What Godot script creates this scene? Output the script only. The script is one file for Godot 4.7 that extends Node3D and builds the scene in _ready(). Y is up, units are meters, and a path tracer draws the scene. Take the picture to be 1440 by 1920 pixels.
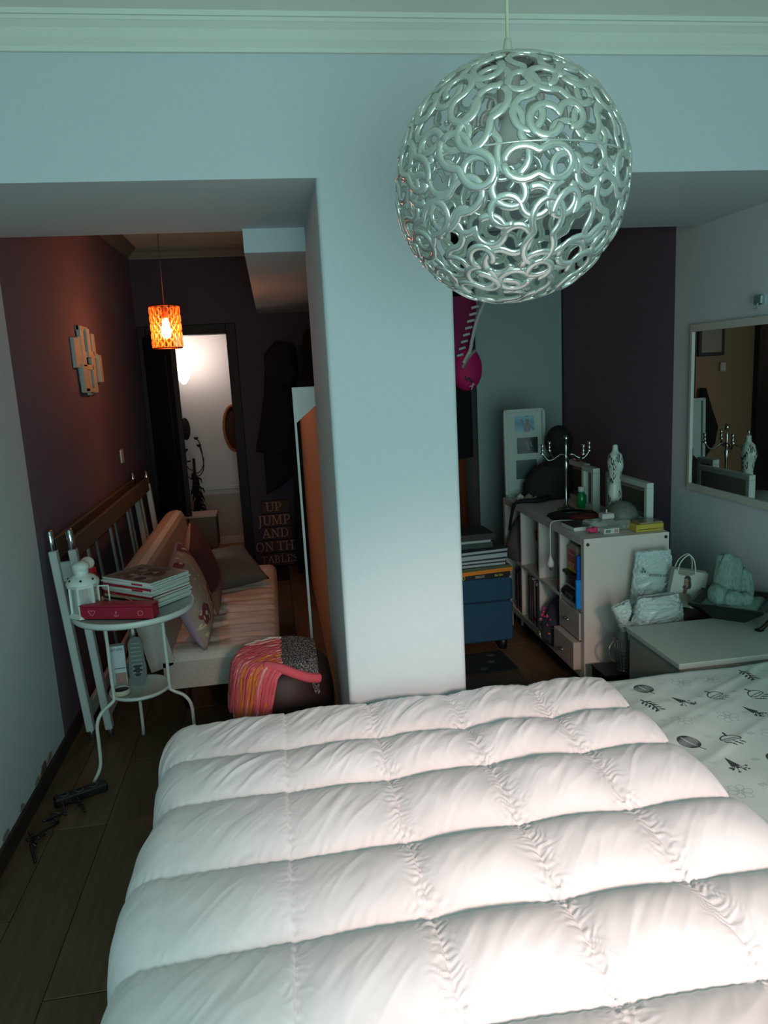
extends Node3D
# A dim bedroom: a white duvet in front, a silver globe pendant, a pillar between two openings into the room behind.

var rng := RandomNumberGenerator.new()
var used := {}
var mats := {}
var noise := FastNoiseLite.new()
const ORD := ["", "topmost", "second", "third", "fourth", "fifth", "sixth", "seventh", "eighth", "ninth", "tenth", "eleventh", "twelfth", "thirteenth"]

# ------------------------------------------------------------------ naming
func numbered(n: String) -> String:
	var k: int = used.get(n, 0)
	used[n] = k + 1
	return n if k == 0 else "%s_%03d" % [n, k]

func tag(o: Node3D, label: String, category: String, group := "") -> Node3D:
	o.set_meta("label", label)
	o.set_meta("category", category)
	if group != "":
		o.set_meta("group", group)
	return o

func thing(called: String, label: String, category: String, at := Vector3.ZERO, turn := 0.0, group := "") -> Node3D:
	var o := Node3D.new()
	o.name = numbered(called)
	add_child(o)
	o.position = at
	o.rotation.y = turn
	tag(o, label, category, group)
	return o

func obj(called: String, m: Mesh, material: Material, parent: Node = null, at := Vector3.ZERO, basis := Basis()) -> MeshInstance3D:
	var o := MeshInstance3D.new()
	o.mesh = m
	o.material_override = material
	o.cast_shadow = GeometryInstance3D.SHADOW_CASTING_SETTING_ON
	if parent == null:
		o.name = numbered(called)
		add_child(o)
	else:
		o.name = called
		parent.add_child(o, true)
	o.transform = Transform3D(basis, at)
	return o

func struct(called: String, m: Mesh, material: Material, parent: Node = null, at := Vector3.ZERO, basis := Basis()) -> MeshInstance3D:
	var o := obj(called, m, material, parent, at, basis)
	if parent == null:
		o.set_meta("kind", "structure")
	return o

# ------------------------------------------------------------------ materials
func mat(c: Color, rough := 0.8, metal := 0.0) -> StandardMaterial3D:
	var key := "%s_%.2f_%.2f" % [c.to_html(), rough, metal]
	if mats.has(key):
		return mats[key]
	var m := StandardMaterial3D.new()
	m.albedo_color = c
	m.roughness = rough
	m.metallic = metal
	mats[key] = m
	return m

func rgb(r: int, g: int, b: int) -> Color:
	return Color(r / 255.0, g / 255.0, b / 255.0)

func noisetex(freq: float, a: Color, b: Color, size := 256, kind := FastNoiseLite.TYPE_SIMPLEX_SMOOTH, sd := 1) -> NoiseTexture2D:
	var n := FastNoiseLite.new()
	n.seed = sd
	n.noise_type = kind
	n.frequency = freq
	n.fractal_octaves = 4
	var t := NoiseTexture2D.new()
	t.width = size
	t.height = size
	t.seamless = true
	t.noise = n
	var g := Gradient.new()
	g.set_color(0, a)
	g.set_color(1, b)
	t.color_ramp = g
	return t

func grained(c: Color, c2: Color, rough: float, freq: float, scale: Vector3, sd := 1, relief := 0.0) -> StandardMaterial3D:
	var m := StandardMaterial3D.new()
	m.albedo_texture = noisetex(freq, c, c2, 256, FastNoiseLite.TYPE_SIMPLEX_SMOOTH, sd)
	m.roughness = rough
	m.uv1_triplanar = true
	m.uv1_scale = scale
	if relief > 0.0:
		m.heightmap_enabled = true
		m.heightmap_texture = noisetex(freq, Color.BLACK, Color.WHITE, 256, FastNoiseLite.TYPE_SIMPLEX_SMOOTH, sd + 5)
		m.heightmap_scale = relief
	return m

func pictured(img: Image, rough := 0.6) -> StandardMaterial3D:
	var m := StandardMaterial3D.new()
	m.albedo_texture = ImageTexture.create_from_image(img)
	m.roughness = rough
	return m

# ------------------------------------------------------------------ mesh helpers
func S(smooth := false) -> SurfaceTool:
	var st := SurfaceTool.new()
	st.begin(Mesh.PRIMITIVE_TRIANGLES)
	st.set_smooth_group(0 if smooth else -1)
	return st

func fin(st: SurfaceTool) -> ArrayMesh:
	st.generate_normals()
	return st.commit()

func tri(st: SurfaceTool, a: Vector3, b: Vector3, c: Vector3) -> void:   # counter-clockwise seen from outside
	st.add_vertex(a)
	st.add_vertex(c)
	st.add_vertex(b)

func quad(st: SurfaceTool, a: Vector3, b: Vector3, c: Vector3, d: Vector3) -> void:
	tri(st, a, b, c)
	tri(st, a, c, d)

func otri(st: SurfaceTool, a: Vector3, b: Vector3, c: Vector3, inside: Vector3) -> void:
	if (b - a).cross(c - a).dot((a + b + c) / 3.0 - inside) >= 0.0:
		tri(st, a, b, c)
	else:
		tri(st, a, c, b)

func oquad(st: SurfaceTool, a: Vector3, b: Vector3, c: Vector3, d: Vector3, inside: Vector3) -> void:
	otri(st, a, b, c, inside)
	otri(st, a, c, d, inside)

func box(st: SurfaceTool, c: Vector3, size: Vector3, bev := 0.0, basis := Basis()) -> void:
	var h := size * 0.5
	bev = minf(bev, minf(h.x, minf(h.y, h.z)) * 0.9)
	var v := {}
	for sx in [-1, 1]:
		for sy in [-1, 1]:
			for sz in [-1, 1]:
				for ax in 3:
					var p := Vector3(sx * (h.x - bev), sy * (h.y - bev), sz * (h.z - bev))
					p[ax] = [sx, sy, sz][ax] * h[ax]
					v[[sx, sy, sz, ax]] = c + basis * p
	for ax in 3:
		var b: int = (ax + 1) % 3
		var d: int = (ax + 2) % 3
		for s in [-1, 1]:
			var q := []
			for k in [[-1, -1], [1, -1], [1, 1], [-1, 1]]:
				var key := [0, 0, 0, ax]
				key[ax] = s
				key[b] = k[0]
				key[d] = k[1]
				q.append(v[key])
			oquad(st, q[0], q[1], q[2], q[3], c)
	if bev <= 0.0:
		return
	for ax in 3:
		var b: int = (ax + 1) % 3
		var d: int = (ax + 2) % 3
		for s in [-1, 1]:
			for t in [-1, 1]:
				var k1 := [0, 0, 0, b]
				k1[b] = s
				k1[d] = t
				k1[ax] = -1
				var k2 := k1.duplicate()
				k2[ax] = 1
				var k3 := k2.duplicate()
				k3[3] = d
				var k4 := k1.duplicate()
				k4[3] = d
				oquad(st, v[k1], v[k2], v[k3], v[k4], c)
	for sx in [-1, 1]:
		for sy in [-1, 1]:
			for sz in [-1, 1]:
				otri(st, v[[sx, sy, sz, 0]], v[[sx, sy, sz, 1]], v[[sx, sy, sz, 2]], c)

func bx(c: Vector3, size: Vector3, bev := 0.0, basis := Basis()) -> ArrayMesh:
	var st := S()
	box(st, c, size, bev, basis)
	return fin(st)

func ab(x0: float, x1: float, y0: float, y1: float, z0: float, z1: float, bev := 0.0) -> ArrayMesh:
	return bx(Vector3((x0 + x1) / 2, (y0 + y1) / 2, (z0 + z1) / 2), Vector3(absf(x1 - x0), absf(y1 - y0), absf(z1 - z0)), bev)

func addab(st: SurfaceTool, x0: float, x1: float, y0: float, y1: float, z0: float, z1: float, bev := 0.0) -> void:
	box(st, Vector3((x0 + x1) / 2, (y0 + y1) / 2, (z0 + z1) / 2), Vector3(absf(x1 - x0), absf(y1 - y0), absf(z1 - z0)), bev)

func curve(pts: Array, steps: int, closed := false) -> PackedVector3Array:   # Catmull-Rom
	var out := PackedVector3Array()
	var n := pts.size()
	var segs := n if closed else n - 1
	for i in segs:
		var p0: Vector3 = pts[(i - 1 + n) % n] if closed or i > 0 else pts[0]
		var p1: Vector3 = pts[i]
		var p2: Vector3 = pts[(i + 1) % n]
		var p3: Vector3 = pts[(i + 2) % n] if closed or i + 2 < n else pts[n - 1]
		for k in steps:
			out.append(p1.cubic_interpolate(p2, p0, p3, float(k) / steps))
	if not closed:
		out.append(pts[n - 1])
	return out

func tube(st: SurfaceTool, pts: PackedVector3Array, r: float, seg := 8, closed := false, r_end := -1.0, flat := Vector3.ZERO, thin := 1.0) -> void:
	# flat: a centre; the section is then an ellipse, thin along the direction away from that centre
	var n := pts.size()
	var rings := []
	var up := Vector3.UP
	for i in n:
		var a := pts[(i - 1 + n) % n] if closed or i > 0 else pts[0]
		var b := pts[(i + 1) % n] if closed or i < n - 1 else pts[n - 1]
		var t := (b - a).normalized()
		if flat != Vector3.ZERO:
			up = (pts[i] - flat).normalized()
		elif absf(t.dot(up)) > 0.95:
			up = Vector3.RIGHT if absf(t.x) < 0.8 else Vector3.BACK
		var side := t.cross(up).normalized()
		var u2 := side.cross(t).normalized()
		if flat == Vector3.ZERO:
			up = u2
		var rr := r if r_end < 0.0 else lerpf(r, r_end, float(i) / (n - 1))
		var ring := []
		for j in seg:
			var an := TAU * j / seg
			ring.append(pts[i] + side * cos(an) * rr + u2 * sin(an) * rr * thin)
		rings.append(ring)
	for i in (n if closed else n - 1):
		var r0: Array = rings[i]
		var r1: Array = rings[(i + 1) % n]
		for j in seg:
			var k := (j + 1) % seg
			var mid := (pts[i] + pts[(i + 1) % n]) * 0.5
			oquad(st, r0[j], r0[k], r1[k], r1[j], mid)
	if not closed:
		for j in seg:
			otri(st, rings[0][j], rings[0][(j + 1) % seg], pts[0], pts[1])
			otri(st, rings[n - 1][j], rings[n - 1][(j + 1) % seg], pts[n - 1], pts[n - 2])

func tb(pts: Array, r: float, seg := 8, closed := false) -> ArrayMesh:
	var st := S(true)
	tube(st, PackedVector3Array(pts), r, seg, closed)
	return fin(st)

func lathe(st: SurfaceTool, prof: Array, seg := 20, at := Vector3.ZERO, basis := Basis()) -> void:   # Vector2(radius, y), going up the outside
	for i in prof.size() - 1:
		var p: Vector2 = prof[i]
		var q: Vector2 = prof[i + 1]
		for j in seg:
			var a0 := TAU * j / seg
			var a1 := TAU * (j + 1) / seg
			var a := at + basis * Vector3(p.x * cos(a0), p.y, p.x * sin(a0))
			var b := at + basis * Vector3(p.x * cos(a1), p.y, p.x * sin(a1))
			var c := at + basis * Vector3(q.x * cos(a1), q.y, q.x * sin(a1))
			var d := at + basis * Vector3(q.x * cos(a0), q.y, q.x * sin(a0))
			if p.x < 1e-5:
				tri(st, a, d, c)
			elif q.x < 1e-5:
				tri(st, b, a, c)
			else:
				quad(st, b, a, d, c)

func lt(prof: Array, seg := 20, smooth := true, at := Vector3.ZERO, basis := Basis()) -> ArrayMesh:
	var st := S(smooth)
	lathe(st, prof, seg, at, basis)
	return fin(st)

func ball(c: Vector3, r: Vector3, seg := 16) -> ArrayMesh:
	var prof := []
	for i in seg + 1:
		var a := -PI / 2 + PI * i / seg
		prof.append(Vector2(cos(a) if i > 0 and i < seg else 0.0, sin(a)))
	var st := S(true)
	lathe(st, prof, seg, c, Basis.from_scale(r))
	return fin(st)

func prism(st: SurfaceTool, poly: PackedVector2Array, depth: float, xf := Transform3D()) -> void:   # poly in xy, from z=0 to z=-depth
	if Geometry2D.is_polygon_clockwise(poly):
		poly.reverse()
	var idx := Geometry2D.triangulate_polygon(poly)
	var back := Vector3(0, 0, -depth)
	for i in range(0, idx.size(), 3):
		var a := Vector3(poly[idx[i]].x, poly[idx[i]].y, 0)
		var b := Vector3(poly[idx[i + 1]].x, poly[idx[i + 1]].y, 0)
		var c := Vector3(poly[idx[i + 2]].x, poly[idx[i + 2]].y, 0)
		if (b - a).cross(c - a).z < 0:
			var t := b
			b = c
			c = t
		tri(st, xf * a, xf * b, xf * c)
		tri(st, xf * (a + back), xf * (c + back), xf * (b + back))
	for i in poly.size():
		var p := Vector3(poly[i].x, poly[i].y, 0)
		var q := Vector3(poly[(i + 1) % poly.size()].x, poly[(i + 1) % poly.size()].y, 0)
		quad(st, xf * p, xf * (p + back), xf * (q + back), xf * q)

func pr(poly: Array, depth: float, xf := Transform3D()) -> ArrayMesh:
	var st := S()
	prism(st, PackedVector2Array(poly), depth, xf)
	return fin(st)

func grid(nu: int, nv: int, f: Callable, uvs := Vector2.ONE, closed_u := false) -> ArrayMesh:   # f(u, v) -> point; outside is du x dv
	var v := PackedVector3Array()
	var nrm := PackedVector3Array()
	var uv := PackedVector2Array()
	var idx := PackedInt32Array()
	for j in nv + 1:
		for i in nu + 1:
			v.append(f.call(float(i) / nu, float(j) / nv))
			uv.append(Vector2(float(i) / nu, float(j) / nv) * uvs)
	var w := nu + 1
	for j in nv + 1:
		for i in w:
			var i0 := i - 1 if i > 0 else (nu - 1 if closed_u else 0)
			var i1 := i + 1 if i < nu else (1 if closed_u else nu)
			var n := (v[j * w + i1] - v[j * w + i0]).cross(v[mini(j + 1, nv) * w + i] - v[maxi(j - 1, 0) * w + i])
			nrm.append(n.normalized() if n.length() > 1e-12 else Vector3.UP)
	for j in nv:
		for i in nu:
			var a := j * w + i
			idx.append_array([a, a + w + 1, a + 1, a, a + w, a + w + 1])
	var arr := []
	arr.resize(Mesh.ARRAY_MAX)
	arr[Mesh.ARRAY_VERTEX] = v
	arr[Mesh.ARRAY_NORMAL] = nrm
	arr[Mesh.ARRAY_TEX_UV] = uv
	arr[Mesh.ARRAY_INDEX] = idx
	var m := ArrayMesh.new()
	m.add_surface_from_arrays(Mesh.PRIMITIVE_TRIANGLES, arr)
	return m

func panel_uv(w: float, h: float) -> ArrayMesh:   # an upright printed sheet facing +z, centred, 1 mm thick at the back
	var st := S()
	var p := [Vector3(-w / 2, -h / 2, 0), Vector3(w / 2, -h / 2, 0), Vector3(w / 2, h / 2, 0), Vector3(-w / 2, h / 2, 0)]
	var u := [Vector2(0, 1), Vector2(1, 1), Vector2(1, 0), Vector2(0, 0)]
	for k in [0, 2, 1, 0, 3, 2]:
		st.set_uv(u[k])
		st.add_vertex(p[k])
	var back := Vector3(0, 0, -0.001)
	for k in [0, 1, 2, 0, 2, 3]:
		st.set_uv(u[k])
		st.add_vertex(p[k] + back)
	return fin(st)

func letters(s: String, height: float, m: Material, parent: Node, xf: Transform3D, serif := false, called := "lettering") -> void:
	var t := TextMesh.new()
	var f := SystemFont.new()
	f.font_names = PackedStringArray(["Droid Serif" if serif else "Droid Sans"])
	t.font = f
	t.text = s
	t.font_size = 32
	t.pixel_size = height / 23.0
	t.depth = 0.0008
	t.curve_step = 2.0
	obj(called, t, m, parent, xf.origin, xf.basis)

func draped(sections: Array, seg: int, folds: int, amp: float, sd := 0.0) -> ArrayMesh:   # sections: [centre, rx, rz] from the top down
	var n := sections.size()
	var f := func(u: float, v: float) -> Vector3:
		var x := (1.0 - v) * (n - 1)
		var i := mini(int(x), n - 2)
		var t := x - i
		t = t * t * (3.0 - 2.0 * t)
		var c: Vector3 = sections[i][0].lerp(sections[i + 1][0], t)
		var rx: float = lerpf(sections[i][1], sections[i + 1][1], t)
		var rz: float = lerpf(sections[i][2], sections[i + 1][2], t)
		var an := -u * TAU
		var k := 1.0 + amp * sin(an * folds + sd + 2.0 * sin(v * 3.0)) * (1.0 - v * 0.6) + 0.05 * noise.get_noise_3d(cos(an) * 40.0, v * 90.0, sin(an) * 40.0 + sd * 50.0)
		return c + Vector3(cos(an) * rx * k, 0.0, sin(an) * rz * k)
	return grid(seg, n * 6, f, Vector2.ONE, true)

# ------------------------------------------------------------------ painting
func dab(img: Image, x: float, y: float, r: float, c: Color) -> void:
	var w := img.get_width()
	var h := img.get_height()
	for j in range(int(floor(y - r)), int(ceil(y + r)) + 1):
		for i in range(int(floor(x - r)), int(ceil(x + r)) + 1):
			if (i - x) * (i - x) + (j - y) * (j - y) <= r * r:
				img.set_pixel(posmod(i, w), posmod(j, h), c)

func stroke(img: Image, pts: Array, r: float, c: Color) -> void:
	for k in pts.size() - 1:
		var a: Vector2 = pts[k]
		var b: Vector2 = pts[k + 1]
		var n := maxi(1, int(a.distance_to(b) / maxf(0.7, r * 0.7)))
		for i in n + 1:
			var p := a.lerp(b, float(i) / n)
			dab(img, p.x, p.y, r, c)

func arc2(c: Vector2, rx: float, ry: float, a0: float, a1: float, rot := 0.0, n := 20) -> Array:
	var out := []
	for i in n + 1:
		var a := lerpf(a0, a1, float(i) / n)
		out.append(c + Vector2(cos(a) * rx, sin(a) * ry).rotated(rot))
	return out

# ------------------------------------------------------------------ scene
func _ready() -> void:
	rng.seed = 7
	noise.seed = 3
	noise.frequency = 0.05
	noise.fractal_octaves = 3
	# camera
	var cam := Camera3D.new()
	cam.name = "camera"
	cam.fov = 68.88
	cam.keep_aspect = Camera3D.KEEP_HEIGHT
	cam.near = 0.05
	cam.position = Vector3(0, 1.6, 0)
	cam.basis = Basis(Vector3.UP, -0.139270) * Basis(Vector3.RIGHT, -0.187115) * Basis(Vector3.BACK, -0.053211)
	add_child(cam)
	cam.current = true
	# sky and exposure
	var we := WorldEnvironment.new()
	we.name = "environment"
	var env := Environment.new()
	env.background_mode = Environment.BG_SKY
	var sky := Sky.new()
	var pm := ProceduralSkyMaterial.new()
	pm.sky_top_color = rgb(120, 160, 190)
	pm.sky_horizon_color = rgb(190, 215, 220)
	pm.ground_horizon_color = rgb(150, 160, 155)
	pm.ground_bottom_color = rgb(90, 95, 90)
	pm.sky_energy_multiplier = 1.0
	sky.sky_material = pm
	env.sky = sky
	env.tonemap_mode = Environment.TONE_MAPPER_LINEAR
	env.tonemap_exposure = 1.0
	env.sdfgi_enabled = true
	env.ssao_enabled = true
	env.ssil_enabled = true
	we.environment = env
	add_child(we)
	# daylight through the balcony window behind the camera
	var win := AreaLight3D.new()
	win.name = "window_daylight"
	win.area_size = Vector2(1.5, 1.9)
	win.light_color = rgb(194, 232, 231)
	win.light_energy = 9.3
	win.area_range = 20.0
	win.shadow_enabled = true
	win.position = Vector3(0.3, 1.15, 1.72)
	win.rotation_degrees = Vector3(0, 0, 0)
	add_child(win)
	var spot := SpotLight3D.new()  # added warm fill for the bed, no such lamp known in the room
	spot.name = "added_bed_light"
	spot.light_color = rgb(255, 216, 208)
	spot.light_energy = 13.8
	spot.spot_range = 20.0
	spot.spot_attenuation = 2.0
	spot.spot_angle = 17.0
	spot.spot_angle_attenuation = 1.0
	spot.light_size = 0.2
	spot.shadow_enabled = true
	spot.position = Vector3(0.7, 2.0, 1.38)
	add_child(spot)
	spot.look_at_from_position(spot.position, Vector3(0.62, 0.5, -1.48), Vector3.UP)
	room()
	cornices()
	bed()
	back_room()
	hall()
	left_side()
	right_side()
	pendants()
	clutter()

# ------------------------------------------------------------------ the setting
var wallm: StandardMaterial3D
var purple: StandardMaterial3D
var white: StandardMaterial3D
var dark: StandardMaterial3D
var beige: StandardMaterial3D

func room() -> void:
	wallm = grained(rgb(181, 193, 197), rgb(184, 196, 199), 0.88, 0.08, Vector3(1.5, 1.5, 1.5), 2)
	purple = grained(rgb(92, 80, 96), rgb(95, 83, 99), 0.88, 0.08, Vector3(1.5, 1.5, 1.5), 3)
	white = mat(rgb(196, 200, 198), 0.5)
	dark = mat(rgb(26, 20, 17), 0.45)
	beige = mat(rgb(150, 116, 88), 0.8)
	var ceilm := mat(rgb(214, 222, 208), 0.9)
	# floor with planks
	var fl := struct("floor", ab(-1.14, 2.2, -0.1, -0.012, -6.5, 1.9), mat(rgb(20, 17, 14), 0.9))
	var pm := []
	for k in 4:
		var c := [rgb(98, 78, 56), rgb(92, 74, 52), rgb(103, 82, 58), rgb(95, 77, 57)]
		var m := grained(c[k], Color(c[k]).darkened(0.22), 0.42, 0.02, Vector3(6, 6, 0.7), 10 + k)
		pm.append(m)
	var pl := bx(Vector3.ZERO, Vector3(0.188, 0.012, 1.277), 0.0015)
	for i in 18:
		var off := fmod(i * 0.47, 1.28)
		for j in 8:
			var z := 2.3 - off - j * 1.28
			if z - 0.64 < -6.5 - 0.3 or z > 2.0:
				continue
			var x := -1.045 + i * 0.19
			struct("plank", pl, pm[rng.randi() % 4], fl, Vector3(x + 0.03, -0.006, z))
	struct("ceiling", ab(-1.14, 2.2, 2.645, 2.75, -7.5, 1.9), ceilm)
	# side walls
	struct("wall_left", ab(-1.135, -1.035, -0.1, 2.65, -3.29, 1.9), wallm)
	struct("wall_back_left", ab(-1.135, -1.0352, -0.1, 2.65, -6.4, -3.29), purple)
	struct("wall_right", ab(2.1, 2.2, -0.1, 2.65, -3.73, 1.9), wallm)
	struct("wall_back_right", ab(2.1002, 2.2, -0.1, 2.65, -6.5, -3.73), purple)
	# partition with the pillar and the deep lintel over both openings
	var st := S()
	addab(st, -1.04, 0.45, 2.205, 2.66, -3.35, -2.5)
	addab(st, 0.45, 2.11, 2.205, 2.66, -3.52, -2.5)
	struct("wall_front", fin(st), wallm)
	var rr := 0.016
	var pts := []
	for q in [[0.622 - rr, 2.5 + rr, 0.0], [0.622 - rr, 3.38 - rr, 1.0], [0.19 + rr, 3.38 - rr, 2.0], [0.19 + rr, 2.5 + rr, 3.0]]:
		for k in 5:
			var an: float = -PI / 2 + q[2] * PI / 2 + PI / 2 * k / 4.0
			pts.append(Vector2(q[0] + rr * cos(an), q[1] + rr * sin(an)))
	struct("wall_pillar", pr(pts, 2.2049, Transform3D(Basis(Vector3.RIGHT, Vector3.FORWARD, Vector3.UP), Vector3(0, 2.2049, 0))), wallm)
	struct("ceiling_soffit", ab(-0.066, 0.6, 2.11, 2.66, -6.4, -3.30), wallm)
	# wall behind the camera with the window
	var wb := S()
	addab(wb, -1.14, -0.5, -0.1, 2.65, 1.75, 1.9)
	addab(wb, 1.1, 2.2, -0.1, 2.65, 1.75, 1.9)
	addab(wb, -0.5, 1.1, -0.1, 0.12, 1.75, 1.9)
	addab(wb, -0.5, 1.1, 2.18, 2.65, 1.75, 1.9)
	struct("wall_rear", fin(wb), wallm)
	var wf := S()
	for x in [-0.475, 0.3, 1.075]:
		addab(wf, x - 0.025, x + 0.025, 0.12, 2.18, 1.79, 1.85, 0.004)
	for y in [0.145, 2.155]:
		addab(wf, -0.5, 1.1, y - 0.025, y + 0.025, 1.79, 1.85, 0.004)
	var w := struct("window_1", fin(wf), white)
	var glass := StandardMaterial3D.new()
	glass.albedo_color = Color(1, 1, 1, 0.06)
	glass.transparency = BaseMaterial3D.TRANSPARENCY_ALPHA
	glass.roughness = 0.02
	struct("pane", ab(-0.45, 0.275, 0.17, 2.13, 1.818, 1.824), glass, w)
	struct("pane", ab(0.325, 1.05, 0.17, 2.13, 1.818, 1.824), glass, w)
	# baseboards
	struct("baseboard_left", ab(-1.035, -1.022, 0.0, 0.07, -6.38, 1.74, 0.003), mat(rgb(40, 34, 28), 0.5))
	struct("baseboard_right", ab(2.087, 2.1, 0.0, 0.07, -5.2, 1.74, 0.003), mat(rgb(40, 34, 28), 0.5))

func cornices() -> void:
	var cm := mat(rgb(198, 208, 198), 0.8)
	var prof := [Vector2(0, 0), Vector2(0.012, 0), Vector2(0.014, 0.012), Vector2(0.03, 0.028), Vector2(0.045, 0.05), Vector2(0.062, 0.062), Vector2(0.066, 0.064), Vector2(0.07, 0.072), Vector2(0.078, 0.072), Vector2(0.08, 0.086), Vector2(0, 0.086)]
	# x of the profile points away from the wall, y up from its lower edge
	var along_x := Transform3D(Basis(Vector3(0, 0, 1), Vector3.UP, Vector3(-1, 0, 0)), Vector3(-1.03, 2.56, -2.5))
	struct("trim_1", pr(prof, 3.13, along_x), cm)
	var p2 := []
	for q in prof:
		p2.append(Vector2(q.x, q.y) * 0.95)
	struct("trim_2", pr(p2, 4.2, Transform3D(Basis(Vector3(-1, 0, 0), Vector3.UP, Vector3(0, 0, -1)), Vector3(2.1, 2.563, -2.42))), cm)
	struct("trim_3", pr(p2, 4.2, Transform3D(Basis(Vector3(1, 0, 0), Vector3.UP, Vector3(0, 0, 1)), Vector3(-1.035, 2.563, 1.74))), cm)
	var cm2 := mat(rgb(122, 120, 112), 0.8)  # same cornice, shade of the dim back room put into its colour
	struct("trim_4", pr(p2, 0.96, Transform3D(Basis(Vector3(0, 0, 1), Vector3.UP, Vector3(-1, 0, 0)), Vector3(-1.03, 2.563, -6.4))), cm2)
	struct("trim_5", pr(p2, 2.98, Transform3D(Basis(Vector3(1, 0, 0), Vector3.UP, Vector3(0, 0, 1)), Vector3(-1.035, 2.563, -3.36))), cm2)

# ------------------------------------------------------------------ bed
const ROWS := [-0.44, -0.74, -1.06, -1.325, -1.59, -1.88, -2.12, -2.40, -2.68]
const COLS := [-0.62, -0.32, -0.04, 0.235, 0.515, 0.80, 1.075]

func duvet_at(s: float, t: float) -> Vector3:
	var ci := 0
	while ci < COLS.size() - 2 and s > COLS[ci + 1]:
		ci += 1
	var ri := 0
	while ri < ROWS.size() - 2 and t < ROWS[ri + 1]:
		ri += 1
	var u := clampf((s - COLS[ci]) / (COLS[ci + 1] - COLS[ci]), 0.0, 1.0)
	var v := clampf((t - ROWS[ri]) / (ROWS[ri + 1] - ROWS[ri]), 0.0, 1.0)
	var fu := pow(maxf(4.0 * u * (1.0 - u), 0.0), [1.0, 1.0, 0.85, 0.72, 0.7, 0.7][ci])
	var fv := pow(maxf(4.0 * v * (1.0 - v), 0.0), 0.66)
	var soft: float = [1.0, 0.995, 0.72, 0.5, 0.46, 0.46][ci]
	var amp: float = lerpf(0.012, 0.054, smoothstep(-0.5, 0.3, s)) * (1.0 - 0.35 * smoothstep(-2.0, -2.4, t)) * (1.0 + (0.28 * fposmod(sin(ci * 12.9 + ri * 78.2) * 43.7, 1.0) - 0.14) * fu * fv)
	var puff := amp * fv * (soft + (1.0 - soft) * fu)
	# gathered pleats along the column seams, long soft folds across the cells
	var wob := noise.get_noise_2d(s * 130.0, t * 130.0)
	puff -= 0.0022 * exp(-pow((s - COLS[2]) / 0.005, 2.0)) * (0.7 + 0.3 * sin(t * 190.0)) + 0.0008 * exp(-pow((s - COLS[1]) / 0.006, 2.0))
	for k in range(1, COLS.size() - 1):
		var d := absf(s - COLS[k])
		var strength: float = [0.0, 0.0002, 0.0006, 0.0016, 0.0017, 0.0017][k]
		var reach := 0.022 + 0.03 * absf(noise.get_noise_2d(t * 160.0, k * 50.0))
		puff += strength * exp(-pow(d / reach, 2.0)) * sin(t * 215.0 + wob * 22.0 + (s - COLS[k]) * (60.0 + 50.0 * sin(t * 23.0)))
		for r in ROWS:
			var dn := Vector2(d, t - r).length()
			if k >= 3 and dn < 0.06:
				puff += 0.008 * (1.0 - dn / 0.06) * noise.get_noise_2d(s * 900.0, t * 900.0 + k * 31.0)
	for r in range(1, ROWS.size() - 1):
		var d2 := absf(t - ROWS[r])
		puff += 0.0012 * exp(-pow(d2 / 0.03, 2.0)) * sin(s * 210.0 + wob * 8.0)
	var a := (s + t * 0.75) * 1.0
	var b := s - t
	var fold := 1.0 - absf(noise.get_noise_2d(a * 150.0, b * 28.0 + 40.0)) * 2.2
	puff += 0.0065 * maxf(fold, 0.0) * fv * fu * (0.35 + 0.65 * smoothstep(-1.5, -2.2, t))
	puff += 0.004 * noise.get_noise_2d(s * 60.0, t * 60.0) * fv
	# bends over the edges of the mattress
	var rr := 0.085
	var x := s
	var z := t
	var y := 0.484 + 0.012 * noise.get_noise_2d(s * 18.0, t * 18.0 + 90.0)
	var side := Vector3.UP
	var xl := -0.328 + 0.012 * sin(t * 9.0)
	if s < xl:
		var e := xl - s
		var an := minf(e / rr, PI / 2)
		x = xl - rr * sin(an)
		y -= rr * (1.0 - cos(an)) + maxf(e - rr * PI / 2, 0.0)
		x -= maxf(e - rr * PI / 2, 0.0) * 0.06 * (1.0 + sin(t * 17.0))
		side = Vector3(-sin(an), cos(an), 0)
	for q in [[-2.33, -1.0], [-0.78, 1.0]]:
		var e2: float = (t - q[0]) * q[1]
		if e2 > 0.0:
			var an2 := minf(e2 / 0.07, PI / 2)
			z = q[0] + q[1] * 0.07 * sin(an2)
			y -= (0.07 * (1.0 - cos(an2)) + maxf(e2 - 0.07 * PI / 2, 0.0)) * (1.0 if s > xl else 0.45)
			side = (side * cos(an2) + Vector3(0, 0, q[1]) * sin(an2)).normalized()
	return Vector3(x, y, z) + side * puff

func sheet_at(s: float, t: float) -> Vector3:
	var y := 0.487 + 0.006 * noise.get_noise_2d(s * 50.0, t * 50.0) + 0.004 * maxf(0.0, 1.0 - 3.0 * absf(noise.get_noise_2d(s * 40.0 + t * 70.0, s * 12.0)))
	var z := t
	for q in [[-2.32, -1.0], [-0.78, 1.0]]:
		var e2: float = (t - q[0]) * q[1]
		if e2 > 0.0:
			var an2 := minf(e2 / 0.05, PI / 2)
			z = q[0] + q[1] * 0.05 * sin(an2)
			y -= 0.05 * (1.0 - cos(an2)) + maxf(e2 - 0.05 * PI / 2, 0.0)
	return Vector3(s, y, z)

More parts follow.
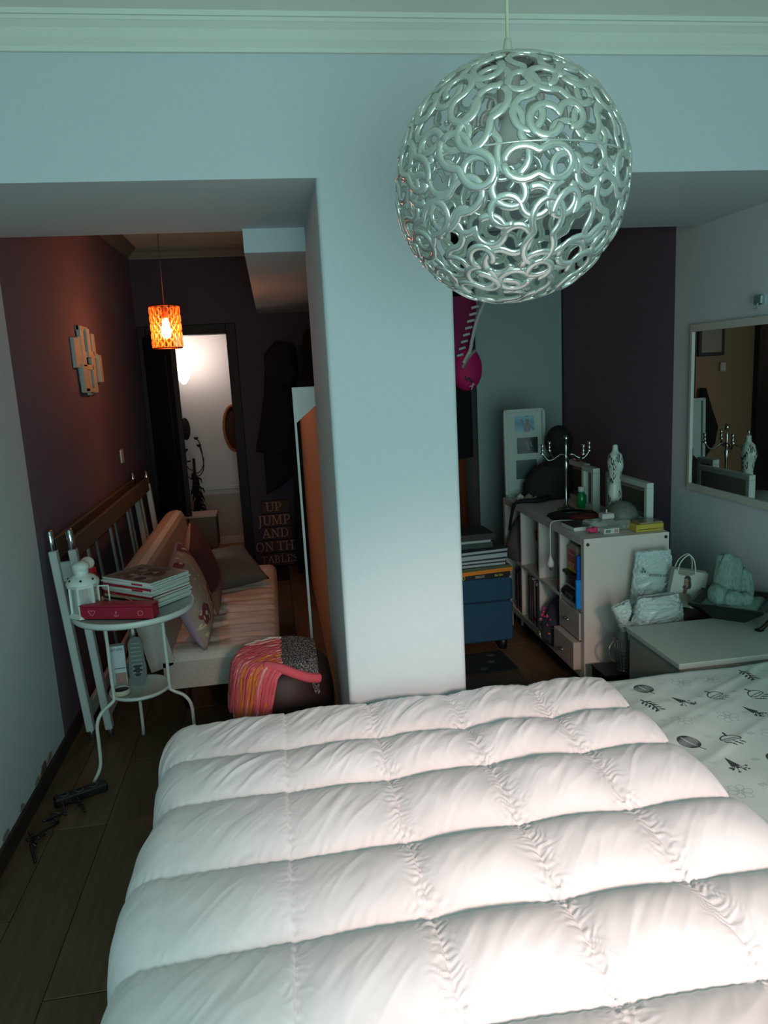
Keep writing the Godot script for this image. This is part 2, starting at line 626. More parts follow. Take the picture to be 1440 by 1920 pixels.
func sheet_print() -> Image:
	var n := 1024
	var img := Image.create(n, n, false, Image.FORMAT_RGB8)
	img.fill(rgb(184, 196, 192))
	var ink := rgb(48, 56, 58)
	var pale := rgb(150, 160, 158)
	var r2 := RandomNumberGenerator.new()
	r2.seed = 21
	for row in 6:
		for col in 6:
			var c := Vector2(85 + col * 170 + (row % 2) * 85 + r2.randf_range(-18, 18), 85 + row * 170 + r2.randf_range(-18, 18))
			var kind := (col + row * 2 + r2.randi() % 2) % 6
			var rot := r2.randf_range(-0.5, 0.5)
			match kind:
				0:   # leafy twig
					stroke(img, [c + Vector2(0, 60).rotated(rot), c + Vector2(8, 0).rotated(rot), c + Vector2(-4, -58).rotated(rot)], 4.5, ink)
					for k in 5:
						var p := c + Vector2(2, 40 - k * 22).rotated(rot)
						for s in [-1, 1]:
							for q in 6:
								dab(img, (p + Vector2(s * (5 + q * 4), -q * 3.2).rotated(rot)).x, (p + Vector2(s * (5 + q * 4), -q * 3.2).rotated(rot)).y, 6.0 - absf(q - 2.5) * 1.4, ink)
				1:   # cone bouquet
					for q in 14:
						stroke(img, [c + Vector2(-18 + q * 2.6, -4).rotated(rot), c + Vector2(0, 56).rotated(rot)], 1.9, ink)
					for q in 12:
						var p := c + Vector2(r2.randf_range(-38, 38), r2.randf_range(-52, -10)).rotated(rot)
						dab(img, p.x, p.y, r2.randf_range(3, 6), ink)
						stroke(img, [p, c + Vector2(0, -4).rotated(rot)], 1.0, ink)
				2:   # striped bulb
					for q in 6:
						stroke(img, arc2(c, 6.0 + q * 7.0, 46, 0, TAU, rot), 2.1, ink)
					stroke(img, [c + Vector2(0, -46).rotated(rot), c + Vector2(4, -72).rotated(rot)], 2.5, ink)
				3:   # bowl of buds
					stroke(img, arc2(c, 42, 36, 0, PI, rot), 3.0, ink)
					stroke(img, arc2(c, 42, 8, 0, TAU, rot), 2.1, ink)
					for q in 9:
						var p := c + Vector2(-36 + q * 9, -14 - (q * 7) % 24).rotated(rot)
						stroke(img, [p, p + Vector2(5, -10).rotated(rot)], 3.0, ink)
					stroke(img, [c + Vector2(0, 36).rotated(rot), c + Vector2(0, 58).rotated(rot)], 5.0, ink)
				_:   # pale blossom outline
					for q in 6:
						stroke(img, arc2(c + Vector2(26, 0).rotated(q * TAU / 6), 20, 14, 0, TAU, q * TAU / 6), 1.3, pale)
					stroke(img, arc2(c, 12, 12, 0, TAU), 1.3, pale)
			var g := c + Vector2(85, 30)
			for q in 4:
				stroke(img, [g + Vector2(q * 7, 0), g + Vector2(q * 7 + 3, -14 - (q % 2) * 6)], 1.2, pale if kind % 2 == 0 else rgb(120, 126, 128))
	return img

func bed() -> void:
	var t := thing("bed", "low wooden double bed carrying the white duvet and printed sheet", "bed", Vector3(0.85, 0, -1.55))
	obj("mattress", bx(Vector3(0, 0.345, 0), Vector3(2.3, 0.22, 1.52), 0.05), mat(rgb(190, 192, 190), 0.9), t)
	obj("base", bx(Vector3(0, 0.155, 0), Vector3(2.3, 0.15, 1.5), 0.01), mat(rgb(60, 50, 44), 0.7), t)
	for x in [-1.05, 1.05]:
		for z in [-0.65, 0.65]:
			obj("leg", lt([Vector2(0.0, 0.0), Vector2(0.025, 0.0), Vector2(0.035, 0.082), Vector2(0.0, 0.082)], 12), dark, t, Vector3(x, 0, z))
	var dm := StandardMaterial3D.new()
	dm.albedo_color = rgb(230, 226, 229)
	dm.roughness = 0.75
	dm.rim_enabled = true
	dm.rim = 0.15
	var f := func(u: float, v: float) -> Vector3:
		return duvet_at(lerpf(-0.72, 1.07, u), lerpf(-0.5, -2.62, v))
	tag(obj("duvet", grid(400, 440, f), dm), "puffy white quilted duvet with square stitched cells covering the bed", "duvet")
	var sm := pictured(sheet_print(), 0.85)
	var g := func(u: float, v: float) -> Vector3:
		return sheet_at(lerpf(1.06, 2.02, u), lerpf(-0.55, -2.6, v))
	tag(obj("printed_sheet", grid(110, 220, g, Vector2(1.28, 2.72)), sm), "white bed sheet printed with grey ink plants beside the duvet", "sheet")

# ------------------------------------------------------------------ the room behind, seen through the left opening
func back_room() -> void:
	# far wall with the doorway
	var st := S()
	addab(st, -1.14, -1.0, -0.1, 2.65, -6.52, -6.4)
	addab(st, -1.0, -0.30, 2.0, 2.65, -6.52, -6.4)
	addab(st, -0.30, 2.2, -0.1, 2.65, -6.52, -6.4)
	struct("wall_back", fin(st), mat(rgb(66, 57, 70), 0.9))  # same purple paint, darkened to carry the shade on the far wall
	var fr := S()
	addab(fr, -0.33, -0.25, 0, 2.045, -6.53, -6.375, 0.004)
	addab(fr, -1.03, -0.965, 0, 2.045, -6.53, -6.375, 0.004)
	addab(fr, -0.965, -0.33, 1.965, 2.045, -6.53, -6.375, 0.004)
	var dm := grained(rgb(9, 8, 8), rgb(14, 11, 10), 0.7, 0.03, Vector3(6, 1, 6), 31)
	var d := struct("door_1", fin(fr), dm)
	var ang := atan2(0.29, 0.63)
	var hinge := Vector3(-0.975, 0, -6.37)
	var b := Basis(Vector3(sin(ang), 0, cos(ang)), Vector3.UP, Vector3(-cos(ang), 0, sin(ang)))   # x along the leaf
	var leaf := struct("door_leaf", bx(Vector3(0.345, 0.985, 0), Vector3(0.69, 1.955, 0.04), 0.003), dm, d, hinge, b)
	for y in [0.5, 1.42]:
		struct("door_panel", bx(Vector3(0.345, y, 0), Vector3(0.46, 0.74, 0.05), 0.008), dm, leaf)
	struct("door_handle", tb([Vector3(0.63, 1.0, -0.02), Vector3(0.63, 1.0, -0.06), Vector3(0.52, 1.0, -0.06)], 0.009), mat(rgb(170, 175, 175), 0.25, 1.0), leaf)
	# closet wall standing behind the pillar
	struct("wall_closet", ab(0.42, 1.19, 0, 2.65, -5.14, -5.0), beige)
	var fp := thing("picture_frame", "dark square picture frame hung on the beige closet wall", "picture", Vector3(1.085, 1.72, -4.989))
	obj("frame", bx(Vector3.ZERO, Vector3(0.2, 0.28, 0.02), 0.003), dark, fp)
	obj("print", panel_uv(0.15, 0.23), mat(rgb(150, 138, 126)), fp, Vector3(0, 0, 0.011))
	tag(obj("thermostat", bx(Vector3(0.99, 1.5, -4.989), Vector3(0.045, 0.065, 0.02), 0.006), mat(rgb(190, 176, 160), 0.6)), "small white thermostat on the beige closet wall", "thermostat")
	tag(obj("black_shawl", draped([[Vector3(1.15, 1.36, -4.96), 0.02, 0.02], [Vector3(1.14, 1.22, -4.95), 0.05, 0.03], [Vector3(1.115, 1.08, -4.95), 0.075, 0.035], [Vector3(1.12, 0.96, -4.95), 0.06, 0.03], [Vector3(1.14, 0.87, -4.96), 0.02, 0.02]], 24, 4, 0.05), mat(rgb(8, 8, 9), 0.95)), "black shawl hung on the beige closet wall", "shawl")
	tag(obj("wooden_post", ab(0.70, 0.745, 0.0, 2.2, -5.0, -4.94, 0.004), dark), "dark wooden post standing against the beige closet wall", "post")
	tag(obj("closet_door", ab(0.43, 0.699, 0.01, 2.15, -4.999, -4.97, 0.003), grained(rgb(40, 30, 24), rgb(24, 18, 15), 0.5, 0.02, Vector3(6, 1, 6), 33)), "dark grained door leaning beside the post on closet wall", "door")
	# coats on the far wall
	var black := mat(rgb(12, 12, 15), 0.95)
	var c1 := thing("coat", "long black coat hanging by the doorway with ragged hem", "coat", Vector3(0, 0, -6.29), 0.0, "")
	obj("body", draped([[Vector3(0.09, 1.88, 0), 0.03, 0.03], [Vector3(0.08, 1.78, 0.01), 0.11, 0.06], [Vector3(0.08, 1.5, 0.02), 0.125, 0.08], [Vector3(0.05, 1.2, 0.02), 0.16, 0.09], [Vector3(0.02, 0.99, 0.02), 0.175, 0.1]], 36, 6, 0.08), black, c1)
	obj("lining", draped([[Vector3(0.06, 1.02, 0.01), 0.15, 0.06], [Vector3(0.03, 0.8, 0.0), 0.13, 0.05], [Vector3(-0.03, 0.7, 0.0), 0.07, 0.03], [Vector3(-0.1, 0.63, 0.0), 0.008, 0.008]], 30, 4, 0.12, 1.0), black, c1)
	var c2 := thing("coat", "short black padded jacket hung over the long black coat", "coat", Vector3(0, 0, -6.10))
	obj("body", draped([[Vector3(0.16, 1.86, 0), 0.02, 0.02], [Vector3(0.12, 1.82, 0), 0.1, 0.07], [Vector3(0.09, 1.7, 0.02), 0.125, 0.1], [Vector3(0.1, 1.6, 0.02), 0.125, 0.1], [Vector3(0.11, 1.54, 0.02), 0.08, 0.08]], 32, 5, 0.06, 2.0), black, c2)
	var c3 := thing("coat", "floor-length black garment bag hanging closest to the pillar", "garment bag", Vector3(0.04, 0, -5.98))
	obj("body", draped([[Vector3(0.32, 1.95, 0), 0.05, 0.04], [Vector3(0.33, 1.88, 0), 0.1, 0.05], [Vector3(0.34, 1.6, 0.0), 0.13, 0.07], [Vector3(0.30, 1.0, 0.0), 0.2, 0.08], [Vector3(0.30, 0.4, 0.0), 0.23, 0.08], [Vector3(0.31, 0.0, 0), 0.235, 0.07]], 32, 5, 0.07, 4.0), mat(rgb(10, 12, 18), 0.95), c3)
	# leaning sign
	var sg := thing("sign_board", "brown wooden sign with pale capital lettering leaning by coats", "sign", Vector3(-0.04, 0.0, -6.3))
	var lean := Basis(Vector3.RIGHT, -0.07)
	var sm := grained(rgb(74, 44, 32), rgb(52, 30, 22), 0.7, 0.03, Vector3(1, 6, 6), 41)
	for k in 5:
		obj("plank", bx(lean * Vector3(0, 0.058 + k * 0.113, 0), Vector3(0.24, 0.108, 0.018), 0.002, lean), sm, sg)
	var pale := mat(rgb(168, 128, 108), 0.8)
	var words := ["TABLES", "ON THE", "AND", "JUMP", "UP"]
	for k in 5:
		letters(words[k], 0.075 if k > 0 else 0.06, pale, sg, Transform3D(lean, lean * Vector3(0.0 if k < 2 else -0.02, 0.058 + k * 0.113, 0.0096)), true)
	# tall open-fronted cabinet behind the pillar: white front, long side with lamplight put into its colour
	var cb := thing("cabinet", "tall white cabinet with slanting front cutout and lamplight-tinted side panel behind pillar", "cabinet", Vector3(0.2, 0, -3.46))
	obj("front_panel", pr([Vector2(-0.105, 0.0), Vector2(-0.093, 0.0), Vector2(-0.0965, 1.385), Vector2(-0.008, 1.458), Vector2(0.2, 1.458), Vector2(0.2, 1.545), Vector2(-0.107, 1.545)], 0.018, Transform3D(Basis(), Vector3.ZERO)), white, cb)
	obj("side_panel", ab(0.0, 0.018, 0.0, 1.5, -2.36, -0.02, 0.002), mat(rgb(222, 172, 132), 0.7), cb)  # pale board, warm glow of the crystal pendant painted into its colour
	obj("back_panel", ab(0.019, 0.2, 0.0, 1.5, -0.04, -0.02, 0.001), white, cb)

func hall() -> void:
	var hw := mat(rgb(214, 208, 204), 0.85)
	struct("floor_hall", ab(-0.97, 0.7, -0.1, 0.0, -7.5, -6.5), grained(rgb(176, 122, 84), rgb(150, 98, 64), 0.5, 0.02, Vector3(1, 6, 6), 51))
	struct("wall_hall_back", ab(-0.97, 0.7, 0, 2.65, -7.5, -7.36), hw)
	struct("wall_hall_left", ab(-1.0, -0.86, 0, 2.65, -7.5, -6.52), hw)
	struct("wall_hall_right", ab(0.6, 0.7, 0, 2.65, -7.5, -6.52), hw)
	struct("baseboard_hall", ab(-0.86, 0.6, 0, 0.07, -7.36, -7.345, 0.003), mat(rgb(200, 194, 188), 0.6))
	struct("trim_6", ab(-0.86, 0.6, 0.545, 0.585, -7.36, -7.33, 0.006), white)
	struct("trim_7", ab(-0.86, 0.6, 0.08, 0.5, -7.36, -7.352), mat(rgb(178, 168, 158), 0.85))
	# sconce
	var sc := thing("wall_sconce", "glowing white shell wall lamp on the hall's left wall", "lamp", Vector3(-0.86, 1.67, -7.02))
	var em := StandardMaterial3D.new()
	em.albedo_color = rgb(255, 250, 244)
	em.emission_enabled = true
	em.emission = rgb(255, 244, 232)
	em.emission_energy_multiplier = 1.6
	obj("shade", lt([Vector2(0.012, -0.1), Vector2(0.045, -0.06), Vector2(0.07, 0.0), Vector2(0.078, 0.06), Vector2(0.07, 0.062), Vector2(0.06, 0.0), Vector2(0.03, -0.06), Vector2(0.0, -0.08)], 20), em, sc, Vector3(0.09, 0, 0))
	obj("bracket", tb([Vector3(0, 0, 0), Vector3(0.05, -0.01, 0)], 0.012), mat(rgb(150, 150, 150), 0.3, 1.0), sc)
	var ol := OmniLight3D.new()
	ol.name = "sconce_light"
	ol.light_color = rgb(255, 238, 232)
	ol.light_energy = 0.18
	ol.omni_range = 12.0
	ol.omni_attenuation = 2.0
	ol.light_size = 0.06
	ol.shadow_enabled = true
	ol.position = Vector3(0.09, 0.12, 0)
	sc.add_child(ol)
	var hp := thing("picture_frame", "narrow white picture in black edge beside the hall lamp", "picture", Vector3(-0.852, 1.60, -6.70))
	obj("frame", bx(Vector3.ZERO, Vector3(0.02, 0.26, 0.16), 0.003), dark, hp)
	obj("print", bx(Vector3(0.006, 0, 0.012), Vector3(0.012, 0.235, 0.13), 0.001), mat(rgb(215, 210, 206), 0.5), hp)
	# oval woven ornament
	var bs := thing("wall_basket", "oval woven rattan basket hung on the white hall wall", "basket", Vector3(-0.38, 1.13, -7.345))
	var ring := S(true)
	var pts := PackedVector3Array()
	for p in arc2(Vector2.ZERO, 0.095, 0.215, 0, TAU, 0.0, 36).slice(0, 36):
		pts.append(Vector3(p.x, p.y, 0.01))
	tube(ring, pts, 0.014, 8, true)
	obj("rim", fin(ring), grained(rgb(176, 104, 52), rgb(120, 62, 30), 0.8, 0.1, Vector3(8, 8, 8), 55), bs)
	obj("weave", ball(Vector3(0, 0, 0.0), Vector3(0.09, 0.21, 0.012), 14), grained(rgb(120, 50, 34), rgb(30, 18, 14), 0.9, 0.08, Vector3(9, 9, 9), 56, 1.0), bs)
	# black mask
	var mk := thing("wall_mask", "black carved mask hung at the far left hall corner", "mask", Vector3(-0.82, 1.16, -7.2))
	obj("face", ball(Vector3.ZERO, Vector3(0.045, 0.105, 0.05), 14), mat(rgb(14, 12, 11), 0.7), mk)
	obj("nose", ball(Vector3(0.02, -0.01, 0.045), Vector3(0.012, 0.03, 0.014), 8), mat(rgb(14, 12, 11), 0.7), mk)
	for x in [-0.012, 0.03]:
		obj("eye", ball(Vector3(x, 0.03, 0.042), Vector3(0.009, 0.006, 0.006), 8), mat(rgb(40, 34, 30), 0.5), mk)
	# candle stand
	var cs := thing("candle_stand", "tall black wrought iron candle stand with curled arms in hall", "candle stand", Vector3(-0.75, 0, -7.0))
	var iron := mat(rgb(10, 9, 9), 0.7)
	obj("pole", tb([Vector3(0, 0.0, 0), Vector3(0, 0.35, 0), Vector3(-0.01, 0.6, 0), Vector3(0, 0.9, 0)], 0.012), iron, cs)
	for k in 3:
		var a := k * TAU / 3 + 0.4
		obj("foot", tb(Array(curve([Vector3(0, 0.1, 0), Vector3(cos(a) * 0.07, 0.08, sin(a) * 0.07), Vector3(cos(a) * 0.11, 0.01, sin(a) * 0.11)], 5)), 0.008), iron, cs)
	var arms := [[-0.05, 1.13, 0.0], [0.04, 1.08, 0.02], [0.055, 1.01, -0.02], [-0.06, 0.98, 0.03]]
	for k in 4:
		var tip := Vector3(arms[k][0], arms[k][1], arms[k][2])
		var sx := signf(tip.x)
		obj("arm", tb(Array(curve([Vector3(0, 0.7 + k * 0.03, 0), Vector3(sx * 0.05, 0.72 + k * 0.03, tip.z * 0.5), Vector3(sx * 0.085, 0.8 + k * 0.03, tip.z), Vector3(sx * 0.07, tip.y - 0.05, tip.z), tip], 6)), 0.0045, 6), iron, cs)
		obj("candle_cup", lt([Vector2(0, -0.01), Vector2(0.012, -0.008), Vector2(0.024, 0.012), Vector2(0.02, 0.014), Vector2(0.0, 0.0)], 12), iron, cs, tip)
	# bow of dark fabric wound round the pole
	var gar := S(true)
	for k in 60:
		var y := 0.36 + 0.42 * k / 60.0
		var an := rng.randf() * TAU
		var r := 0.025 + rng.randf() * 0.035
		tube(gar, PackedVector3Array([Vector3(0, y, 0), Vector3(cos(an) * r, y - 0.02, sin(an) * r), Vector3(cos(an) * r * 1.2, y - 0.06, sin(an) * r * 1.2)]), 0.011, 5, false, 0.004)
	obj("garland", fin(gar), iron, cs)
	# board leaning on the hall's left wall
	tag(obj("leaning_plank", bx(Vector3(-0.845, 0.47, -6.85), Vector3(0.02, 0.94, 0.09), 0.003, Basis(Vector3.BACK, 0.02)), mat(rgb(150, 130, 108), 0.7)), "pale narrow plank leaning upright on the hall's left wall", "plank")
	# small stool box in front of the doorway
	var stl := thing("stool", "square grey wooden stool with wide block seat before the doorway", "stool", Vector3(-0.62, 0, -5.85))
	var gm := mat(rgb(92, 86, 76), 0.7)
	obj("seat", bx(Vector3(0, 0.45, 0), Vector3(0.25, 0.25, 0.22), 0.006), gm, stl)
	obj("lid", bx(Vector3(0, 0.578, 0), Vector3(0.262, 0.014, 0.23), 0.003), mat(rgb(170, 150, 138), 0.6), stl)  # paler than the sides: hall light on the top painted in
	obj("pedestal", bx(Vector3(-0.015, 0.163, 0), Vector3(0.11, 0.325, 0.12), 0.004), gm, stl)

# ------------------------------------------------------------------ things on the left
func speckled() -> StandardMaterial3D:
	var m := StandardMaterial3D.new()
	var t := noisetex(0.11, rgb(14, 14, 16), rgb(190, 186, 186), 256, FastNoiseLite.TYPE_SIMPLEX, 77)
	var g := Gradient.new()
	g.offsets = PackedFloat32Array([0.0, 0.52, 0.62, 1.0])
	g.colors = PackedColorArray([rgb(14, 14, 16), rgb(20, 20, 22), rgb(150, 146, 146), rgb(190, 186, 186)])
	t.color_ramp = g
	m.albedo_texture = t
	m.roughness = 0.95
	m.uv1_triplanar = true
	m.uv1_scale = Vector3(4, 4, 4)
	m.heightmap_enabled = true
	m.heightmap_texture = t
	m.heightmap_scale = 0.5
	return m

func cushion(w: float, h: float, th: float) -> ArrayMesh:   # faces +-z; joined front and back at a seam
	var st := S(true)
	var n := 18
	for s in [1.0, -1.0]:
		for j in n:
			for i in n:
				var q := []
				for k in [[0, 0], [1, 0], [1, 1], [0, 1]]:
					var u: float = (i + k[0]) / float(n) * 2.0 - 1.0
					var v: float = (j + k[1]) / float(n) * 2.0 - 1.0
					var px := u * (1.0 - 0.07 * (1.0 - v * v)) * w / 2
					var py := v * (1.0 - 0.07 * (1.0 - u * u)) * h / 2
					var pz: float = s * th / 2 * pow(maxf((1.0 - u * u) * (1.0 - v * v), 0.0), 0.42)
					q.append(Vector3(px, py, pz))
					
				for k in ([0, 2, 1, 0, 3, 2] if s > 0 else [0, 1, 2, 0, 2, 3]):
					st.set_uv(Vector2(q[k].x / w + 0.5, 0.5 - q[k].y / h))
					st.add_vertex(q[k])
	return fin(st)

func floral(base: Color, bloom: Color, leaf: Color, sd: int) -> Image:
	var img := Image.create(256, 256, false, Image.FORMAT_RGB8)
	img.fill(base)
	var r := RandomNumberGenerator.new()
	r.seed = sd
	for k in 7:
		var c := Vector2(r.randf() * 256, r.randf() * 256)
		for q in 5:
			var p := c + Vector2(16, 0).rotated(q * TAU / 5 + k)
			dab(img, p.x, p.y, 15, bloom)
		dab(img, c.x, c.y, 7, base.lightened(0.4))
	for k in 80:
		var c := Vector2(r.randf() * 256, r.randf() * 256)
		stroke(img, [c, c + Vector2(9, 0).rotated(r.randf() * TAU)], 2.6, leaf)
	return img

func left_side() -> void:
	# sofa bed
	var so := thing("sofa_bed", "cream leather sofa bed with buttoned seat along the purple wall", "sofa", Vector3(-0.33, 0, -4.2))
	var lm := grained(rgb(182, 176, 168), rgb(168, 162, 152), 0.42, 0.05, Vector3(4, 4, 4), 61, 0.05)
	var seat := func(u: float, v: float) -> Vector3:
		# a rounded slab: the loop runs bottom-left, left, top, right, bottom
		var w := 0.54
		var x := lerpf(-w / 2, w / 2, u)
		var z := lerpf(0.78, -0.78, v)
		var ex := minf(w / 2 - absf(x), 0.05) / 0.05
		var ez := minf(0.78 - absf(z), 0.05) / 0.05
		var edge := sqrt(maxf(0.0, 1.0 - pow(1.0 - ex, 2.0))) * sqrt(maxf(0.0, 1.0 - pow(1.0 - ez, 2.0)))
		var y := 0.31 + 0.05 * edge
		for k in 7:
			var bz := 0.64 - k * 0.21
			for bxx in [-0.06]:
				var d := Vector2((x - bxx) * 0.6, z - bz).length()
				y -= 0.02 * exp(-pow(d / 0.03, 2.0)) * edge
			y -= 0.007 * exp(-pow((z - bz + 0.01 * sin(x * 20.0 + k)) / 0.022, 2.0)) * edge
		y += 0.005 * noise.get_noise_2d(x * 60.0 + 300.0, z * 220.0) * edge
		return Vector3(x, y, z)
	obj("seat", grid(48, 150, seat), lm, so)
	var skirt := S()
	box(skirt, Vector3(0, 0.245, 0), Vector3(0.54, 0.132, 1.56), 0.0)
	obj("seat_base", fin(skirt), lm, so)
	for k in 7:
		obj("button", ball(Vector3(-0.06, 0.342, 0.64 - k * 0.21), Vector3(0.011, 0.005, 0.011), 8), lm, so)
	var bst := S()
	var poly := [Vector2(-0.325, 0.27), Vector2(-0.225, 0.30), Vector2(-0.215, 0.32), Vector2(-0.30, 0.74), Vector2(-0.315, 0.765), Vector2(-0.345, 0.775), Vector2(-0.385, 0.77), Vector2(-0.412, 0.755), Vector2(-0.42, 0.73)]
	prism(bst, PackedVector2Array(poly), 1.54, Transform3D(Basis(), Vector3(0, 0, 0.78)))
	obj("backrest", fin(bst), lm, so)
	for z in [-0.6, 0.6]:
		for x in [-0.2, 0.2]:
			obj("leg", lt([Vector2(0, 0), Vector2(0.018, 0), Vector2(0.02, 0.2), Vector2(0, 0.2)], 10), dark, so, Vector3(x, 0, z))
	# cushions leaning on the backrest
	var tilt := Basis(Vector3.UP, PI / 2) * Basis(Vector3.RIGHT, -0.28)
	var fl := pictured(floral(rgb(150, 128, 112), rgb(112, 44, 58), rgb(186, 172, 140), 5), 0.9)
	var cu := thing("cushion", "lilac cushion with maroon flowers nearest on the sofa bed", "cushion", Vector3(-0.455, 0.592, -3.58))
	obj("cover", cushion(0.44, 0.42, 0.15), fl, cu, Vector3.ZERO, tilt * Basis(Vector3.BACK, 0.12))
	obj("back_cover", cushion(0.437, 0.417, 0.146), mat(rgb(150, 128, 142), 0.9), cu, tilt * Vector3(0, 0, -0.012), tilt * Basis(Vector3.BACK, 0.12))
	var cu2 := thing("cushion", "dark maroon and brown cushion second along the sofa bed", "cushion", Vector3(-0.435, 0.60, -4.05))
	var im := Image.create(64, 64, false, Image.FORMAT_RGB8)
	im.fill(rgb(66, 22, 30))
	im.fill_rect(Rect2i(0, 44, 64, 20), rgb(110, 78, 62))
	obj("cover", cushion(0.42, 0.40, 0.13), pictured(im, 0.9), cu2, Vector3.ZERO, tilt * Basis(Vector3.BACK, 0.2))
	obj("back_cover", cushion(0.417, 0.397, 0.126), mat(rgb(160, 132, 128), 0.9), cu2, tilt * Vector3(0, 0, -0.012), tilt * Basis(Vector3.BACK, 0.2))
	var cu3 := thing("cushion", "grey sequinned cushion lying flat farther back on the sofa bed", "cushion", Vector3(-0.34, 0.475, -4.50))
	obj("cover", cushion(0.38, 0.36, 0.14), grained(rgb(120, 122, 112), rgb(44, 40, 36), 0.35, 0.12, Vector3(10, 10, 10), 66, 0.6), cu3, Vector3.ZERO, Basis(Vector3.UP, 0.5) * Basis(Vector3.RIGHT, -1.1))
	# white metal bed ends leaning on the wall
	for k in 2:
		var x0: float = -0.942 + k * 0.083
		var hb := thing("bed_frame_end", ["white slatted bed frame end leaning directly against the purple wall", "white slatted bed frame end standing in front of its twin"][k], "bed frame", Vector3(x0, 0, 0), 0.0, "dismantled bed frame")
		var wm := mat(rgb(176, 186, 184), 0.5)
		var z1: float = -5.45 if k == 1 else -5.40
		var lb := Basis(Vector3.BACK, 0.068)
		for z in [-3.38, z1]:
			obj("post", bx(lb * Vector3(0, 0.47, z) , Vector3(0.034, 0.86, 0.042), 0.004, lb), wm, hb)
			obj("cap", lt([Vector2(0.015, 0), Vector2(0.0165, 0.003), Vector2(0.0165, 0.085), Vector2(0.012, 0.092), Vector2(0, 0.092)], 14), mat(rgb(190, 205, 205), 0.12, 1.0), hb, lb * Vector3(0, 0.9, z), lb)
			obj("foot", lt([Vector2(0, 0.0), Vector2(0.01, 0.0), Vector2(0.015, 0.05), Vector2(0, 0.05)], 12), mat(rgb(120, 125, 125), 0.3, 0.8), hb, lb * Vector3(0, 0.0, z), lb)
		obj("top_rail", bx(lb * Vector3(0, 0.9, (z1 - 3.38) / 2), Vector3(0.022, 0.095, absf(z1 + 3.38) - 0.05), 0.004, lb), grained(rgb(86, 78, 70), rgb(74, 67, 60), 0.6, 0.02, Vector3(6, 6, 1), 71), hb)
		obj("bottom_rail", bx(lb * Vector3(0, 0.12, (z1 - 3.38) / 2), Vector3(0.022, 0.07, absf(z1 + 3.38) - 0.05), 0.004, lb), wm, hb)
		for q in 4:
			obj("slat", bx(lb * Vector3(0, 0.51, -3.62 - q * 0.5), Vector3(0.012, 0.72, 0.026), 0.002, lb), mat(rgb(128, 140, 138), 0.5), hb)
	var tie := Basis(Vector3.BACK, 0.068)
	tag(obj("tie_plate", bx(Vector3(-0.955, 0.80, -3.385), Vector3(0.046, 0.09, 0.02), 0.003, tie), mat(rgb(150, 162, 160), 0.5)), "small white plate joining the two leaning bed frame posts", "plate")
	# round two-tier table
	var tc := Vector3(-0.63, 0, -3.09)
	var tt := thing("round_table", "round white metal table with small lower shelf and bowed legs", "table", tc)
	var wm2 := mat(rgb(188, 196, 190), 0.4)
	obj("tabletop", lt([Vector2(0, 0.682), Vector2(0.22, 0.682), Vector2(0.238, 0.676), Vector2(0.244, 0.684), Vector2(0.244, 0.698), Vector2(0.24, 0.703), Vector2(0.235, 0.7), Vector2(0.0, 0.7)], 48), wm2, tt)
	obj("lower_shelf", lt([Vector2(0, 0.322), Vector2(0.115, 0.322), Vector2(0.122, 0.318), Vector2(0.127, 0.326), Vector2(0.124, 0.336), Vector2(0.118, 0.332), Vector2(0.0, 0.332)], 36), wm2, tt, Vector3(-0.02, 0, -0.03))
	for deg in [143.0, 8.0, 255.0]:
		var a := deg_to_rad(deg)
		var dir := Vector3(cos(a), 0, sin(a))
		var pts := []
		for q in [[0.16, 0.685], [0.135, 0.67], [0.122, 0.62], [0.122, 0.42], [0.122, 0.33], [0.135, 0.31], [0.18, 0.285], [0.205, 0.24], [0.208, 0.15], [0.215, 0.06], [0.25, 0.004]]:
			pts.append(dir * q[0] + Vector3(-0.015, q[1], -0.02))
		obj("leg", tb(Array(curve(pts, 5)), 0.0075, 8), wm2, tt)
	# magazines
	var yaw := atan2(-0.61, 0.79)
	var spines := [rgb(196, 200, 196), rgb(204, 208, 204), rgb(186, 194, 192), rgb(150, 30, 44), rgb(200, 202, 198), rgb(190, 196, 192), rgb(206, 206, 200), rgb(160, 26, 40), rgb(188, 178, 150), rgb(30, 28, 28), rgb(200, 198, 190), rgb(60, 34, 30)]
	var y := 0.7035
	for k in 12:
		var i := 11 - k
		var th: float = 0.0095 if k < 6 else 0.008
		var m := thing("magazine", "%s magazine of the stack on the round white table" % [ORD[i + 1]], "magazine", Vector3(-0.582 + rng.randf_range(-0.006, 0.006), y, -3.165 + rng.randf_range(-0.006, 0.006)), yaw + rng.randf_range(-0.05, 0.05), "magazines stacked on the round table")
		var cov := mat(spines[i], 0.35)
		obj("pages", bx(Vector3(0.002, th / 2, 0), Vector3(0.288, th * 0.8, 0.205), 0.0005), mat(rgb(168, 180, 174), 0.8), m)
		if i == 0:
			var ci := Image.create(128, 96, false, Image.FORMAT_RGB8)
			ci.fill(rgb(120, 112, 108))
			for q in 40:
				dab(ci, rng.randf_range(20, 100), rng.randf_range(10, 80), rng.randf_range(4, 12), [rgb(60, 56, 66), rgb(150, 140, 136), rgb(96, 84, 80)][q % 3])
			obj("cover", bx(Vector3(0, th * 0.95, 0), Vector3(0.293, th * 0.1, 0.21), 0.0), mat(rgb(150, 140, 138), 0.25), m)
			obj("cover_print", panel_uv(0.285, 0.2), pictured(ci, 0.25), m, Vector3(0, th + 0.0006, 0), Basis(Vector3.RIGHT, -PI / 2))
		else:
			obj("cover", bx(Vector3(0, th * 0.95, 0), Vector3(0.293, th * 0.1, 0.21), 0.0), cov, m)
		obj("spine", bx(Vector3(0, th / 2, 0.105), Vector3(0.293, th * 0.96, 0.002), 0.0), cov, m)
